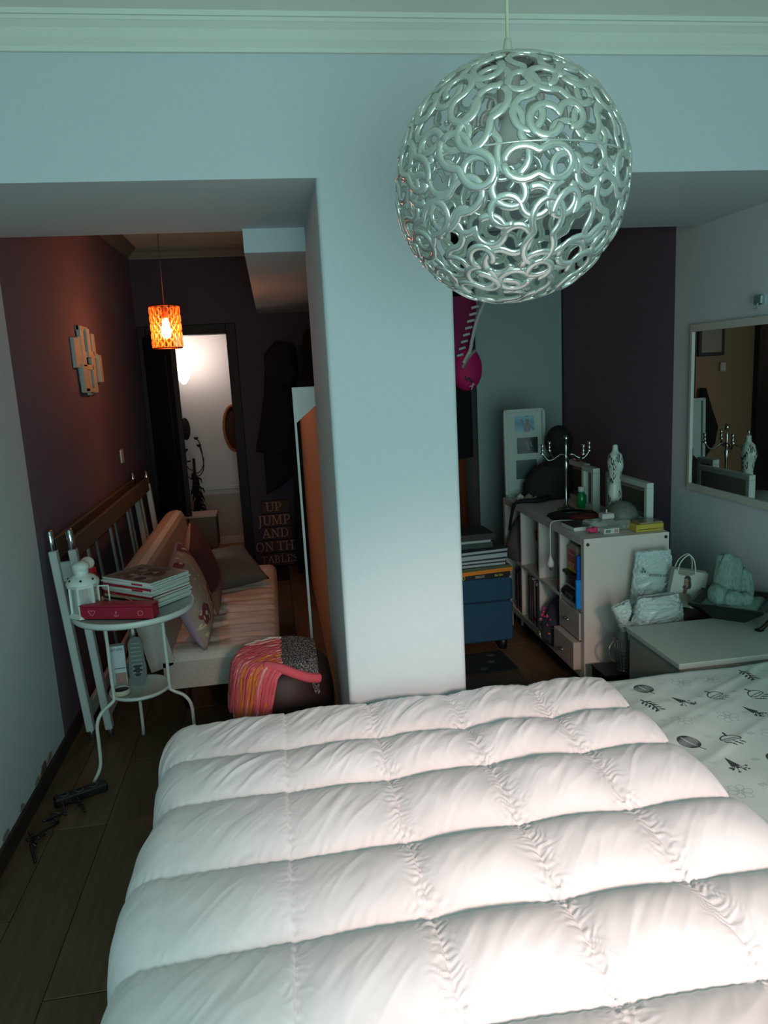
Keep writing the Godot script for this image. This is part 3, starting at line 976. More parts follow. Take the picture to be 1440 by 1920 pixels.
		if i in [1, 4]:
			obj("spine_mark", bx(Vector3(0.06, th / 2, 0.1065), Vector3(0.06, th * 0.8, 0.001), 0.0), mat(rgb(150, 26, 44), 0.4), m)
		y += th + 0.0004
	# red box
	var rb := thing("red_box", "long crimson box with three pale emblems at table front", "box", Vector3(-0.655, 0.7035, -2.935), -0.28)
	obj("body", bx(Vector3(0, 0.026, 0), Vector3(0.30, 0.05, 0.06), 0.003), mat(rgb(138, 16, 44), 0.45), rb)
	obj("lid", bx(Vector3(0, 0.0545, 0), Vector3(0.302, 0.007, 0.062), 0.002), mat(rgb(146, 20, 48), 0.45), rb)
	var em := mat(rgb(206, 130, 140), 0.5)
	obj("heart_emblem", tb(Array(curve([Vector3(-0.1, 0.016, 0), Vector3(-0.113, 0.033, 0), Vector3(-0.105, 0.037, 0), Vector3(-0.1, 0.033, 0), Vector3(-0.095, 0.037, 0), Vector3(-0.087, 0.033, 0)], 4, true)), 0.001, 5, true), em, rb, Vector3(0, 0, 0.0305))
	var an := S(true)
	tube(an, PackedVector3Array([Vector3(0, 0.013, 0), Vector3(0, 0.034, 0)]), 0.0011, 5)
	tube(an, PackedVector3Array([Vector3(-0.005, 0.03, 0), Vector3(0.005, 0.03, 0)]), 0.001, 5)
	tube(an, curve([Vector3(-0.01, 0.02, 0), Vector3(-0.006, 0.014, 0), Vector3(0, 0.012, 0), Vector3(0.006, 0.014, 0), Vector3(0.01, 0.02, 0)], 4), 0.0011, 5)
	obj("anchor_emblem", fin(an), em, rb, Vector3(0, 0, 0.0305))
	var cpts := []
	for p in arc2(Vector2(0.1, 0.025), 0.01, 0.01, 0, TAU, 0, 16).slice(0, 16):
		cpts.append(Vector3(p.x, p.y, 0))
	obj("ring_emblem", tb(cpts, 0.001, 5, true), em, rb, Vector3(0, 0, 0.0305))
	tag(obj("incense_stick", tb([Vector3(-0.735, 0.79, -3.05), Vector3(-0.60, 0.766, -2.93)], 0.0016, 5), mat(rgb(170, 70, 52), 0.8)), "thin orange stick leaning from the magazines onto the red box", "stick")
	# white lantern
	var la := thing("lantern", "white metal hexagonal lantern with open door on round table", "lantern", Vector3(-0.797, 0.7035, -3.005), 0.35)
	var wl := mat(rgb(192, 202, 196), 0.45)
	var hexs := S()
	lathe(hexs, [Vector2(0, 0), Vector2(0.066, 0), Vector2(0.066, 0.008), Vector2(0.056, 0.018), Vector2(0, 0.018)], 6)
	obj("base", fin(hexs), wl, la)
	for k in 6:
		var a := TAU * k / 6
		obj("post", bx(Vector3(cos(a) * 0.052, 0.07, sin(a) * 0.052), Vector3(0.01, 0.108, 0.01), 0.001, Basis(Vector3.UP, -a)), wl, la)
	obj("top_band", lt([Vector2(0.045, 0.12), Vector2(0.06, 0.12), Vector2(0.062, 0.136), Vector2(0, 0.136)], 6, false), wl, la)
	obj("roof", lt([Vector2(0.064, 0.134), Vector2(0.062, 0.145), Vector2(0.045, 0.162), Vector2(0.026, 0.17), Vector2(0.028, 0.19), Vector2(0.034, 0.196), Vector2(0.03, 0.212), Vector2(0.012, 0.22), Vector2(0.0, 0.222)], 24), wl, la)
	for k in 7:
		var a := TAU * k / 7
		obj("vent_hole", ball(Vector3(cos(a) * 0.054, 0.153, sin(a) * 0.054), Vector3(0.005, 0.005, 0.005), 8), dark, la)
	var glass := StandardMaterial3D.new()
	glass.albedo_color = Color(0.85, 0.92, 0.9, 0.18)
	glass.transparency = BaseMaterial3D.TRANSPARENCY_ALPHA
	glass.roughness = 0.05
	for k in 5:
		var a := TAU * (k + 0.5) / 6
		obj("pane", bx(Vector3(cos(a) * 0.046, 0.068, sin(a) * 0.046), Vector3(0.0015, 0.1, 0.044), 0.0, Basis(Vector3.UP, -a)), glass, la)
	var dr := S()
	for q in [[-0.02, 0.068, 0.005, 0.1], [0.02, 0.068, 0.005, 0.1], [0.0, 0.02, 0.045, 0.005], [0.0, 0.116, 0.045, 0.005]]:
		box(dr, Vector3(q[0], q[1], 0), Vector3(q[2], q[3], 0.005), 0.001)
	obj("door", fin(dr), wl, la, Vector3(0.07, 0, 0.03), Basis(Vector3.UP, -0.5))
	var cr := thing("candle_figure", "red candle jar with round white top behind the lantern", "candle", Vector3(-0.792, 0.7035, -3.09))
	obj("jar", lt([Vector2(0, 0), Vector2(0.034, 0), Vector2(0.036, 0.01), Vector2(0.036, 0.13), Vector2(0.03, 0.142), Vector2(0.03, 0.172), Vector2(0, 0.172)], 20), mat(rgb(176, 20, 24), 0.4), cr)
	obj("top", ball(Vector3(0, 0.193, 0), Vector3(0.028, 0.026, 0.028), 12), mat(rgb(196, 188, 178), 0.6), cr)
	# on the lower shelf
	var bxw := thing("carton", "white printed carton upright on the lower table shelf", "box", Vector3(-0.735, 0.334, -3.16), 0.1)
	obj("body", bx(Vector3(0, 0.09, 0), Vector3(0.06, 0.18, 0.035), 0.001), mat(rgb(178, 190, 192), 0.6), bxw)
	letters("serum", 0.014, mat(rgb(50, 60, 66)), bxw, Transform3D(Basis(), Vector3(-0.004, 0.165, 0.0178)))
	obj("stripe", bx(Vector3(0.006, 0.08, 0.0178), Vector3(0.048, 0.003, 0.001)), mat(rgb(60, 66, 70)), bxw)
	obj("picture", bx(Vector3(0.005, 0.035, 0.0178), Vector3(0.044, 0.05, 0.001)), mat(rgb(150, 120, 112)), bxw)
	var shoe := thing("slipper", "grey rubber slipper standing sole out on lower table shelf", "shoe", Vector3(-0.655, 0.336, -3.13), 0.1)
	var shm := mat(rgb(96, 104, 104), 0.8)
	var poly2 := []
	for q in [[0.0, 0.0], [0.022, 0.004], [0.034, 0.03], [0.036, 0.07], [0.03, 0.13], [0.03, 0.18], [0.018, 0.205], [0.0, 0.21], [-0.018, 0.205], [-0.03, 0.18], [-0.03, 0.13], [-0.036, 0.07], [-0.034, 0.03], [-0.022, 0.004]]:
		poly2.append(Vector2(q[0], q[1]))
	var lb2 := Basis(Vector3.RIGHT, -0.12)
	obj("sole", pr(poly2, 0.014, Transform3D(lb2, Vector3.ZERO)), shm, shoe)
	for k in 8:
		obj("tread", bx(lb2 * Vector3(0, 0.055 + k * 0.018, 0.001), Vector3(0.048 - absf(k - 3) * 0.002, 0.008, 0.005), 0.001, lb2), mat(rgb(120, 128, 126), 0.7), shoe)
	obj("upper", ball(lb2 * Vector3(0, 0.06, -0.025), Vector3(0.034, 0.055, 0.03), 14), mat(rgb(44, 48, 50), 0.8), shoe)
	var tin := thing("candle_tin", "small round cream tin with dark centre on lower shelf", "tin", Vector3(-0.715, 0.334, -3.06))
	obj("cup", lt([Vector2(0, 0), Vector2(0.034, 0), Vector2(0.036, 0.004), Vector2(0.036, 0.022), Vector2(0.033, 0.022), Vector2(0.032, 0.012), Vector2(0, 0.012)], 24), mat(rgb(176, 168, 150), 0.5), tin)
	obj("filling", lt([Vector2(0.0315, 0.0125), Vector2(0.0315, 0.0165), Vector2(0, 0.0165)], 20), mat(rgb(24, 20, 18), 0.6), tin)
	# wall art of overlapping strips
	var wa := thing("wall_art", "pale ornament of overlapping rectangular bars on the purple wall", "wall art", Vector3(-1.034, 0, 0))
	var am := mat(rgb(150, 160, 154), 0.6)
	var k2 := 0
	for q in [[-4.26, -4.36, 1.70, 1.86], [-4.40, -4.47, 1.69, 1.93], [-4.52, -4.59, 1.76, 1.92], [-4.36, -4.42, 1.62, 1.87], [-4.66, -4.73, 1.775, 1.90], [-4.34, -4.44, 1.57, 1.71], [-4.50, -4.56, 1.55, 1.72], [-4.60, -4.68, 1.56, 1.80], [-4.76, -4.83, 1.62, 1.78], [-4.40, -4.80, 1.76, 1.79], [-4.34, -4.62, 1.69, 1.72], [-4.36, -4.58, 1.565, 1.59], [-4.40, -4.60, 1.905, 1.93]]:
		obj("bar", ab(0.0 + 0.004 * (k2 % 3), 0.02 + 0.006 * (k2 % 3), q[2], q[3], q[0], q[1], 0.002), am, wa)
		k2 += 1
	tag(obj("light_switch", ab(-1.035, -1.026, 1.08, 1.17, -5.28, -5.2, 0.002), white), "white light switch on the purple wall above bed frame", "switch")
	# rubbish and cables by the left skirting
	var cab := S(true)
	for k in 9:
		var p := Vector3(-0.94 + rng.randf_range(-0.03, 0.04), 0.008, -2.66 + rng.randf_range(-0.16, 0.12))
		tube(cab, curve([p, p + Vector3(rng.randf_range(-0.05, 0.08), 0.02, rng.randf_range(-0.06, 0.06)), p + Vector3(rng.randf_range(0.0, 0.1), 0.004, rng.randf_range(-0.1, 0.1))], 5), 0.005, 6)
	tag(obj("cable_tangle", fin(cab), mat(rgb(16, 18, 18), 0.4)), "tangle of black cables on the floor at the left wall", "cables")
	var ps := thing("power_strip", "black power strip on the floor near the table foot", "power strip", Vector3(-0.87, 0, -2.86), 0.45)
	obj("body", bx(Vector3(0, 0.018, 0), Vector3(0.2, 0.035, 0.05), 0.006), mat(rgb(14, 16, 16), 0.35), ps)
	for k in 3:
		obj("socket", lt([Vector2(0.012, 0.0355), Vector2(0.017, 0.0355), Vector2(0.017, 0.038), Vector2(0.012, 0.038)], 14), mat(rgb(60, 74, 72), 0.3), ps, Vector3(-0.06 + k * 0.055, 0, 0))
	# flaked plaster low on the left wall
	var fk := S()
	for q in [[-2.97, 0.085, 0.05]]:
		var pp := []
		for k in 9:
			var r: float = q[2] * (0.5 + rng.randf() * 0.6)
			pp.append(Vector2(cos(k * TAU / 9) * r, sin(k * TAU / 9) * r * 0.8))
		prism(fk, PackedVector2Array(pp), 0.004, Transform3D(Basis(Vector3.UP, PI / 2), Vector3(-1.031, q[1], q[0])))
	var pf := obj("peeling_patch", fin(fk), mat(rgb(96, 62, 54), 0.95))
	pf.set_meta("kind", "structure")
	pf.name = "wall_peeling"
	var fk2 := S()
	for q in [[-3.05, 0.09, 0.03], [-2.88, 0.08, 0.025], [-2.7, 0.085, 0.02], [-2.52, 0.08, 0.025], [-2.3, 0.085, 0.03]]:
		var pp := []
		for k in 9:
			var r: float = q[2] * (0.5 + rng.randf() * 0.6)
			pp.append(Vector2(cos(k * TAU / 9) * r * 1.5, sin(k * TAU / 9) * r * 0.6))
		prism(fk2, PackedVector2Array(pp), 0.004, Transform3D(Basis(Vector3.UP, PI / 2), Vector3(-1.031, q[1], q[0])))
	var pf2 := obj("wall_flaking", fin(fk2), mat(rgb(120, 112, 104), 0.95))
	pf2.set_meta("kind", "structure")
	# pouf with scarves
	var po := thing("pouf", "round dark brown leather pouf heaped with knitted scarves", "pouf", Vector3(-0.05, 0, -3.03))
	obj("body", lt([Vector2(0, 0.0), Vector2(0.17, 0.0), Vector2(0.2, 0.03), Vector2(0.215, 0.13), Vector2(0.215, 0.3), Vector2(0.2, 0.4), Vector2(0.16, 0.44), Vector2(0.0, 0.45)], 36), mat(rgb(34, 18, 14), 0.6), po)
	var top := func(px: float, pz: float) -> float:
		var r := Vector2(px, pz).length()
		if r < 0.16:
			return 0.452 - r * 0.05
		if r < 0.21:
			return 0.444 - pow((r - 0.16) / 0.05, 2.0) * 0.05
		return 0.394 - (r - 0.21) * 7.0
	var pk := thing("knitted_scarf", "fringed coral pink scarf with orange strands over the pouf", "scarf", Vector3(-0.05, 0, -3.03))
	var cols := [rgb(198, 84, 96), rgb(206, 96, 104), rgb(186, 70, 86), rgb(200, 118, 40), rgb(212, 150, 140), rgb(214, 206, 196)]
	var strands := [S(true), S(true), S(true), S(true), S(true), S(true)]
	for k in 150:
		var f := k / 149.0
		var x0 := lerpf(0.01, -0.02, rng.randf())
		var z0 := lerpf(-0.16, 0.19, f)
		var ci: int = 5 if f < 0.1 else ([0, 1, 2, 0, 1, 4][rng.randi() % 6] if rng.randf() < 0.95 - 0.35 * exp(-pow((f - 0.75) / 0.12, 2.0)) else 3)
		var dir := Vector2(-1.0, lerpf(0.25, 1.0, f) + rng.randf_range(-0.12, 0.12)).normalized()
		var pts := []
		var length := 0.2 + rng.randf() * 0.1
		for q in 8:
			var d := length * q / 7.0
			var px := x0 + dir.x * d
			var pz := z0 + dir.y * d * 0.6
			var r := Vector2(px, pz).length()
			if r > 0.228:
				var over := r - 0.228
				px *= 0.228 / r
				pz *= 0.228 / r
				pts.append(Vector3(px, maxf(0.03, top.call(px, pz) - over * 0.9) + 0.008, pz))
			else:
				pts.append(Vector3(px, top.call(px, pz) + 0.012 + 0.01 * rng.randf(), pz))
		tube(strands[ci], curve(pts, 2), 0.0085, 6, false, 0.005)
	for k in 6:
		var so2 := obj("strands", fin(strands[k]), mat(cols[k], 0.95), pk)
		so2.set_meta("kind", "stuff")
	# rolled front hem of the pink scarf
	obj("hem", tb(Array(curve([Vector3(-0.06, 0.462, 0.15), Vector3(0.0, 0.455, 0.18), Vector3(0.06, 0.43, 0.195), Vector3(0.11, 0.405, 0.185), Vector3(0.15, 0.39, 0.165)], 6)), 0.02, 10), mat(cols[0], 0.95), pk)
	var gs := func(u: float, v: float) -> Vector3:
		var x := lerpf(-0.03, 0.15, u)
		var z := lerpf(0.18, -0.2, v)
		var y2: float = top.call(x, z) + 0.022 + 0.006 * noise.get_noise_2d(x * 900.0, z * 900.0)
		return Vector3(x, maxf(y2, 0.33), z)
	var sk := thing("knitted_scarf", "speckled charcoal wool scarf folded on top of the pouf", "scarf", Vector3(-0.05, 0, -3.03))
	obj("cloth", grid(40, 60, gs), speckled(), sk)

# ------------------------------------------------------------------ things on the right
func shelf_books(x: float, z0: float, y0: float, specs: Array, where: String, grp: String) -> void:   # spines face -x; specs: [thickness, height, depth, colour, words]
	var z := z0
	for s in specs:
		var b := thing("book", "%s %s" % [s[4], where], "book", Vector3(x + s[2] / 2, y0, z - s[0] / 2), 0.0, grp)
		obj("pages", bx(Vector3(0.004, s[1] / 2, 0), Vector3(s[2] - 0.008, s[1] - 0.006, s[0] * 0.8), 0.0), mat(rgb(200, 188, 178), 0.9), b)
		var cs := S()
		box(cs, Vector3(0, s[1] / 2, s[0] * 0.45), Vector3(s[2], s[1], s[0] * 0.1))
		box(cs, Vector3(0, s[1] / 2, -s[0] * 0.45), Vector3(s[2], s[1], s[0] * 0.1))
		box(cs, Vector3(-s[2] / 2 + 0.001, s[1] / 2, 0), Vector3(0.002, s[1], s[0]))
		obj("cover", fin(cs), mat(s[3], 0.5), b)
		if s.size() > 5:
			obj("spine_mark", bx(Vector3(-s[2] / 2 - 0.0005, s[1] * s[6], 0), Vector3(0.001, s[1] * 0.1, s[0] * 0.9)), mat(s[5], 0.5), b)
		z -= s[0] + 0.002

func deep_frame(label: String, at: Vector3, length: float, h: float, d: float, sd: int) -> void:   # stands along z, picture facing -x
	var f := thing("picture_frame", label, "picture", at)
	var st := S()
	var w := 0.028
	box(st, Vector3(d / 2, h - w / 2, -length / 2), Vector3(d, w, length), 0.002)
	box(st, Vector3(d / 2, w / 2, -length / 2), Vector3(d, w, length), 0.002)
	box(st, Vector3(d / 2, h / 2, -w / 2), Vector3(d, h - 2 * w, w), 0.001)
	box(st, Vector3(d / 2, h / 2, -length + w / 2), Vector3(d, h - 2 * w, w), 0.001)
	obj("frame", fin(st), mat(rgb(176, 190, 184), 0.5), f)
	obj("mat_board", bx(Vector3(d * 0.75, h / 2, -length / 2), Vector3(0.003, h - 0.03, length - 0.03)), mat(rgb(120, 122, 112), 0.8), f)
	obj("print", bx(Vector3(d * 0.75 - 0.003, h / 2, -length / 2), Vector3(0.002, h - 0.11, length - 0.13)), grained(rgb(40, 46, 38), rgb(80, 82, 66), 0.6, 0.04, Vector3(6, 6, 6), sd), f)

func photo_image(dim: bool) -> Image:
	var img := Image.create(96, 80, false, Image.FORMAT_RGB8)
	if dim:
		img.fill(rgb(22, 30, 32))
		for q in 14:
			dab(img, 44 + q * 0.6, 26 + q * 2.4, 7, rgb(64, 66, 62))
		for q in 8:
			dab(img, 60 + q, 24 + q * 3, 4, rgb(92, 96, 94))
	else:
		for j in 80:
			for i in 96:
				img.set_pixel(i, j, rgb(96, 140, 160).lerp(rgb(130, 178, 190), clampf(absf(j - 34) / 40.0, 0, 1)))
		stroke(img, [Vector2(0, 36), Vector2(28, 40)], 1.6, rgb(50, 84, 100))
		stroke(img, [Vector2(30, 16), Vector2(38, 28), Vector2(40, 46), Vector2(52, 52)], 3.6, rgb(64, 56, 62))
		for q in 20:
			dab(img, 58 + sin(q) * 4, 48 + q * 1.4, 15 - absf(q - 8) * 0.4, rgb(66, 58, 64))
		dab(img, 60, 22, 9, rgb(40, 34, 40))
		for q in 9:
			dab(img, 60, 22 + q * 2.5, 8, rgb(46, 38, 44))
		stroke(img, [Vector2(70, 46), Vector2(90, 66)], 5.0, rgb(72, 62, 66))
	return img

func right_side() -> void:
	# open shelf unit with its end towards the bed
	var su := thing("shelf_unit", "long white open shelf unit with drawers beside the purple wall", "shelf", Vector3(0, 0, 0))
	var sw := mat(rgb(204, 194, 186), 0.5)
	var st := S()
	obj("side_panel", ab(1.40, 1.83, 0.06, 0.77, -3.298, -3.26, 0.0015), sw, su)
	obj("side_panel", ab(1.40, 1.83, 0.06, 0.77, -4.52, -4.482, 0.0015), sw, su)
	obj("top_board", ab(1.40, 1.83, 0.732, 0.77, -4.482, -3.298, 0.001), sw, su)
	obj("bottom_board", ab(1.40, 1.83, 0.06, 0.098, -4.482, -3.298, 0.001), sw, su)
	for z in [-3.575, -3.885, -4.19]:
		obj("divider", ab(1.402, 1.81, 0.098, 0.732, z - 0.009, z + 0.009, 0.0008), sw, su)
	for z in [[-3.298, -3.566], [-3.584, -3.876], [-3.894, -4.181], [-4.199, -4.482]]:
		obj("shelf_board", ab(1.403, 1.81, 0.395, 0.413, z[1], z[0], 0.0008), sw, su)
	obj("back_board", ab(1.822, 1.829, 0.098, 0.732, -4.482, -3.298), mat(rgb(150, 146, 140), 0.7), su)
	for q in [[1.43, -3.3], [1.43, -4.27], [1.43, -4.48], [1.8, -3.3], [1.8, -4.48]]:
		obj("leg", lt([Vector2(0, 0), Vector2(0.009, 0), Vector2(0.009, 0.062), Vector2(0, 0.062)], 12), white, su, Vector3(q[0], 0, q[1]))
	var drm := mat(rgb(178, 166, 158), 0.45)
	for k in 2:
		var out := 0.03 if k == 1 else 0.0
		var d := obj("drawer", ab(1.392 - out, 1.75 - out, [0.252, 0.102][k], [0.39, 0.243][k], -3.562, -3.302, 0.002), drm, su)
		obj("handle", tb([Vector3(1.392 - out, [0.325, 0.17][k], -3.415), Vector3(1.374 - out, [0.325, 0.17][k], -3.415), Vector3(1.374 - out, [0.325, 0.17][k], -3.45), Vector3(1.392 - out, [0.325, 0.17][k], -3.45)], 0.005, 6), mat(rgb(210, 210, 205), 0.2, 1.0), d)
	for x in [1.418, 1.812]:
		obj("screw", lt([Vector2(0.0, 0.0), Vector2(0.008, 0.0), Vector2(0.008, 0.003), Vector2(0.004, 0.003), Vector2(0.0, 0.001)], 14), mat(rgb(70, 74, 74), 0.3, 0.9), su, Vector3(x, 0.748 - (0.006 if x < 1.5 else 0.0), -3.26), Basis(Vector3.RIGHT, PI / 2))
	# column nearest the bed, upper cell
	var rj := thing("snack_jar", "red and yellow printed food tub on the shelf unit", "jar", Vector3(1.475, 0.553, -3.465))
	var rim := Image.create(64, 64, false, Image.FORMAT_RGB8)
	rim.fill(rgb(170, 150, 130))
	rim.fill_rect(Rect2i(0, 22, 64, 42), rgb(176, 36, 24))
	rim.fill_rect(Rect2i(0, 44, 64, 14), rgb(196, 98, 36))
	rim.fill_rect(Rect2i(0, 57, 64, 7), rgb(222, 172, 50))
	for k in 40:
		dab(rim, rng.randf() * 64, 40 + rng.randf() * 14, 2.5, [rgb(214, 150, 60), rgb(190, 60, 30), rgb(230, 200, 170)][k % 3])
	for k in 24:
		dab(rim, 12 + k * 1.7, 12, 6, rgb(186, 40, 32))
	obj("body", bx(Vector3(0, 0.07, 0), Vector3(0.10, 0.14, 0.11), 0.012), mat(rgb(180, 168, 150), 0.4), rj)
	obj("label", panel_uv(0.1, 0.125), pictured(rim, 0.4), rj, Vector3(-0.051, 0.068, 0), Basis(Vector3.UP, -PI / 2))
	obj("lid", bx(Vector3(0, 0.15, 0), Vector3(0.085, 0.02, 0.09), 0.006), mat(rgb(38, 72, 56), 0.4), rj)
	var wt := thing("wooden_tray", "dark wooden slab under the red and yellow tub", "tray", Vector3(1.49, 0.536, -3.455))
	obj("body", bx(Vector3(0, 0.007, 0), Vector3(0.16, 0.014, 0.2), 0.002), mat(rgb(52, 38, 30), 0.6), wt)
	for z in [-0.07, 0.07]:
		obj("rail", bx(Vector3(0, -0.006, z), Vector3(0.15, 0.012, 0.012), 0.001), mat(rgb(52, 38, 30), 0.6), wt)
	var rd := thing("red_tin", "dark red lunch tin with pale base on black radio", "tin", Vector3(1.485, 0.468, -3.46))
	obj("body", bx(Vector3(0, 0.03, 0), Vector3(0.13, 0.056, 0.15), 0.012), grained(rgb(120, 22, 26), rgb(50, 12, 14), 0.3, 0.06, Vector3(8, 8, 8), 81), rd)
	obj("band", bx(Vector3(0, 0.01, 0), Vector3(0.134, 0.02, 0.154), 0.006), mat(rgb(168, 160, 152), 0.4), rd)
	obj("lid", bx(Vector3(0, 0.058, 0), Vector3(0.12, 0.006, 0.14), 0.002), mat(rgb(190, 130, 124), 0.4), rd)
	var ra := thing("radio", "rounded black portable radio with silver knob on shelf", "radio", Vector3(1.475, 0.413, -3.455))
	obj("body", bx(Vector3(0, 0.027, 0), Vector3(0.16, 0.053, 0.19), 0.018), mat(rgb(18, 20, 20), 0.35), ra)
	obj("panel", bx(Vector3(-0.079, 0.027, 0.02), Vector3(0.006, 0.026, 0.09), 0.002), mat(rgb(130, 130, 128), 0.35, 0.6), ra)
	obj("knob", lt([Vector2(0, 0), Vector2(0.011, 0), Vector2(0.01, 0.006), Vector2(0, 0.006)], 16), mat(rgb(30, 30, 30), 0.3), ra, Vector3(-0.081, 0.027, 0.02), Basis(Vector3.BACK, PI / 2))
	for k in 2:
		tag(obj("blue_folder", ab(1.390 - k * 0.012, 1.62, [0.415, 0.414][k], [0.675, 0.56][k], [-3.331, -3.315][k], [-3.317, -3.3][k], 0.002), mat([rgb(12, 84, 178), rgb(24, 128, 206)][k], 0.35)), ["tall deep blue folder upright at the shelf unit's near end", "shorter bright blue folder in front of the taller one"][k], "folder", "blue folders in the shelf unit")
	# second column: green pack, plug, spotted bag
	var gp := thing("green_carton", "dark green carton with red corner in the second column", "box", Vector3(1.49, 0.413, -3.60))
	obj("body", bx(Vector3(0, 0.095, 0), Vector3(0.17, 0.19, 0.03), 0.002), mat(rgb(26, 74, 48), 0.4), gp)
	obj("corner_mark", bx(Vector3(-0.0855, 0.05, 0), Vector3(0.001, 0.035, 0.028)), mat(rgb(170, 44, 34), 0.4), gp)
	obj("foot_mark", bx(Vector3(-0.0855, 0.018, 0), Vector3(0.001, 0.026, 0.028)), mat(rgb(34, 54, 110), 0.4), gp)
	var pc := thing("mains_cable", "white mains cable with plug dangling over the shelf edge", "cable", Vector3.ZERO)
	var wh := mat(rgb(206, 202, 196), 0.45)
	obj("wire", tb(Array(curve([Vector3(1.60, 0.776, -3.56), Vector3(1.50, 0.776, -3.66), Vector3(1.43, 0.776, -3.68), Vector3(1.392, 0.772, -3.66), Vector3(1.38, 0.74, -3.645), Vector3(1.378, 0.66, -3.64), Vector3(1.38, 0.60, -3.645)], 8)), 0.0035, 8), wh, pc)
	obj("plug", lt([Vector2(0, 0), Vector2(0.015, 0.0), Vector2(0.019, 0.012), Vector2(0.016, 0.03), Vector2(0.007, 0.05), Vector2(0.005, 0.062), Vector2(0, 0.062)], 14), wh, pc, Vector3(1.38, 0.54, -3.645))
	for s in [-0.009, 0.009]:
		obj("pin", tb([Vector3(1.38, 0.54, -3.645 + s), Vector3(1.38, 0.521, -3.645 + s)], 0.0025, 6), mat(rgb(90, 92, 92), 0.3, 1.0), pc)
	var sb := thing("spotted_bag", "dark navy fabric bag with pink and orange dots", "bag", Vector3(1.45, 0.101, -3.685))
	obj("body", draped([[Vector3(0.02, 0.25, -0.04), 0.02, 0.02], [Vector3(0.01, 0.21, -0.03), 0.06, 0.05], [Vector3(-0.02, 0.12, 0), 0.085, 0.07], [Vector3(-0.03, 0.04, 0.01), 0.085, 0.075], [Vector3(-0.02, 0.0, 0.01), 0.06, 0.06]], 28, 6, 0.06), mat(rgb(40, 42, 54), 0.9), sb)
	for k in 26:
		var an := PI + rng.randf_range(-1.3, 1.2)
		var yy := rng.randf_range(0.03, 0.19)
		var rr := 0.088 - 0.25 * maxf(0.0, yy - 0.12)
		obj("dot", ball(Vector3(-0.025 + cos(an) * rr, yy, sin(an) * (rr - 0.012)), Vector3(0.008, 0.008, 0.008) * rng.randf_range(0.5, 1.4), 8), mat([rgb(196, 60, 112), rgb(214, 120, 60), rgb(190, 190, 196), rgb(160, 50, 120)][k % 4], 0.9), sb)
	# third column
	var ob := thing("orange_binder", "worn orange cardboard roll standing in the third column", "roll", Vector3(1.47, 0.413, -4.02))
	obj("body", lt([Vector2(0, 0), Vector2(0.026, 0.0), Vector2(0.028, 0.01), Vector2(0.026, 0.17), Vector2(0.036, 0.19), Vector2(0.036, 0.235), Vector2(0.0, 0.235)], 20), mat(rgb(128, 58, 26), 0.7), ob)
	obj("band", lt([Vector2(0.028, 0.02), Vector2(0.031, 0.02), Vector2(0.031, 0.05), Vector2(0.028, 0.05)], 20), mat(rgb(150, 46, 30), 0.7), ob)
	shelf_books(1.412, -3.90, 0.098, [
		[0.010, 0.235, 0.2, rgb(206, 196, 190), "thin cream volume"], [0.012, 0.232, 0.2, rgb(90, 30, 34), "slim wine-coloured volume"], [0.022, 0.25, 0.21, rgb(214, 200, 194), "tall white volume with dark top"],
		[0.014, 0.24, 0.2, rgb(60, 40, 38), "dark brown volume"], [0.042, 0.26, 0.22, rgb(220, 204, 198), "thick white volume with red block", rgb(176, 28, 32), 0.14],
		[0.012, 0.262, 0.21, rgb(150, 34, 38), "bright red volume"], [0.016, 0.27, 0.2, rgb(208, 196, 190), "pale volume with torn jacket"], [0.012, 0.268, 0.2, rgb(64, 52, 52), "black magazine file"], [0.02, 0.265, 0.2, rgb(196, 180, 172), "beige volume"], [0.012, 0.27, 0.2, rgb(110, 30, 36), "narrow maroon volume"]], "in the third column, lower cell of shelf unit", "books in the lower third column")
	var fp := thing("floral_pouch", "pink flowered pouch lying on top of the shelved books", "pouch", Vector3(1.50, 0.365, -4.12))
	obj("body", ball(Vector3.ZERO, Vector3(0.08, 0.026, 0.055), 12), pictured(floral(rgb(206, 176, 182), rgb(190, 50, 90), rgb(120, 60, 80), 9), 0.9), fp)
	obj("zip", tb([Vector3(-0.07, 0.014, -0.02), Vector3(-0.076, 0.01, 0.02)], 0.003, 6), mat(rgb(60, 60, 60), 0.4), fp)
	# fourth column
	var gb := thing("grey_bag", "crumpled grey cloth bag stuffed in the farthest shelf column", "bag", Vector3(1.47, 0.413, -4.35))
	obj("body", draped([[Vector3(0.0, 0.26, 0), 0.02, 0.03], [Vector3(0.0, 0.2, 0), 0.06, 0.07], [Vector3(-0.01, 0.09, 0), 0.09, 0.11], [Vector3(-0.01, 0.0, 0), 0.085, 0.12]], 26, 5, 0.08, 3.0), mat(rgb(96, 88, 86), 0.9), gb)
	tag(obj("pink_cloth", ball(Vector3(1.43, 0.44, -4.42), Vector3(0.05, 0.026, 0.05), 12), mat(rgb(150, 60, 96), 0.95)), "small folded magenta cloth at the grey bag's foot", "cloth")
	shelf_books(1.412, -4.205, 0.098, [
		[0.022, 0.22, 0.2, rgb(20, 132, 140), "teal hardback"], [0.016, 0.245, 0.2, rgb(186, 172, 172), "pale grey paperback"], [0.014, 0.24, 0.2, rgb(160, 60, 76), "rose paperback"], [0.018, 0.25, 0.2, rgb(120, 104, 112), "mauve hardback"], [0.02, 0.23, 0.2, rgb(190, 150, 160), "pink patterned paperback"], [0.016, 0.25, 0.2, rgb(70, 46, 56), "plum paperback"]], "in the farthest column, lower cell of shelf unit", "books in the farthest lower cell")
	# blue storage ottoman with books
	var ot := thing("ottoman", "blue fabric storage ottoman half hidden behind the pillar", "ottoman", Vector3(1.05, 0, -4.1))
	var blue := grained(rgb(26, 78, 104), rgb(18, 58, 82), 0.9, 0.2, Vector3(8, 8, 8), 91, 0.1)
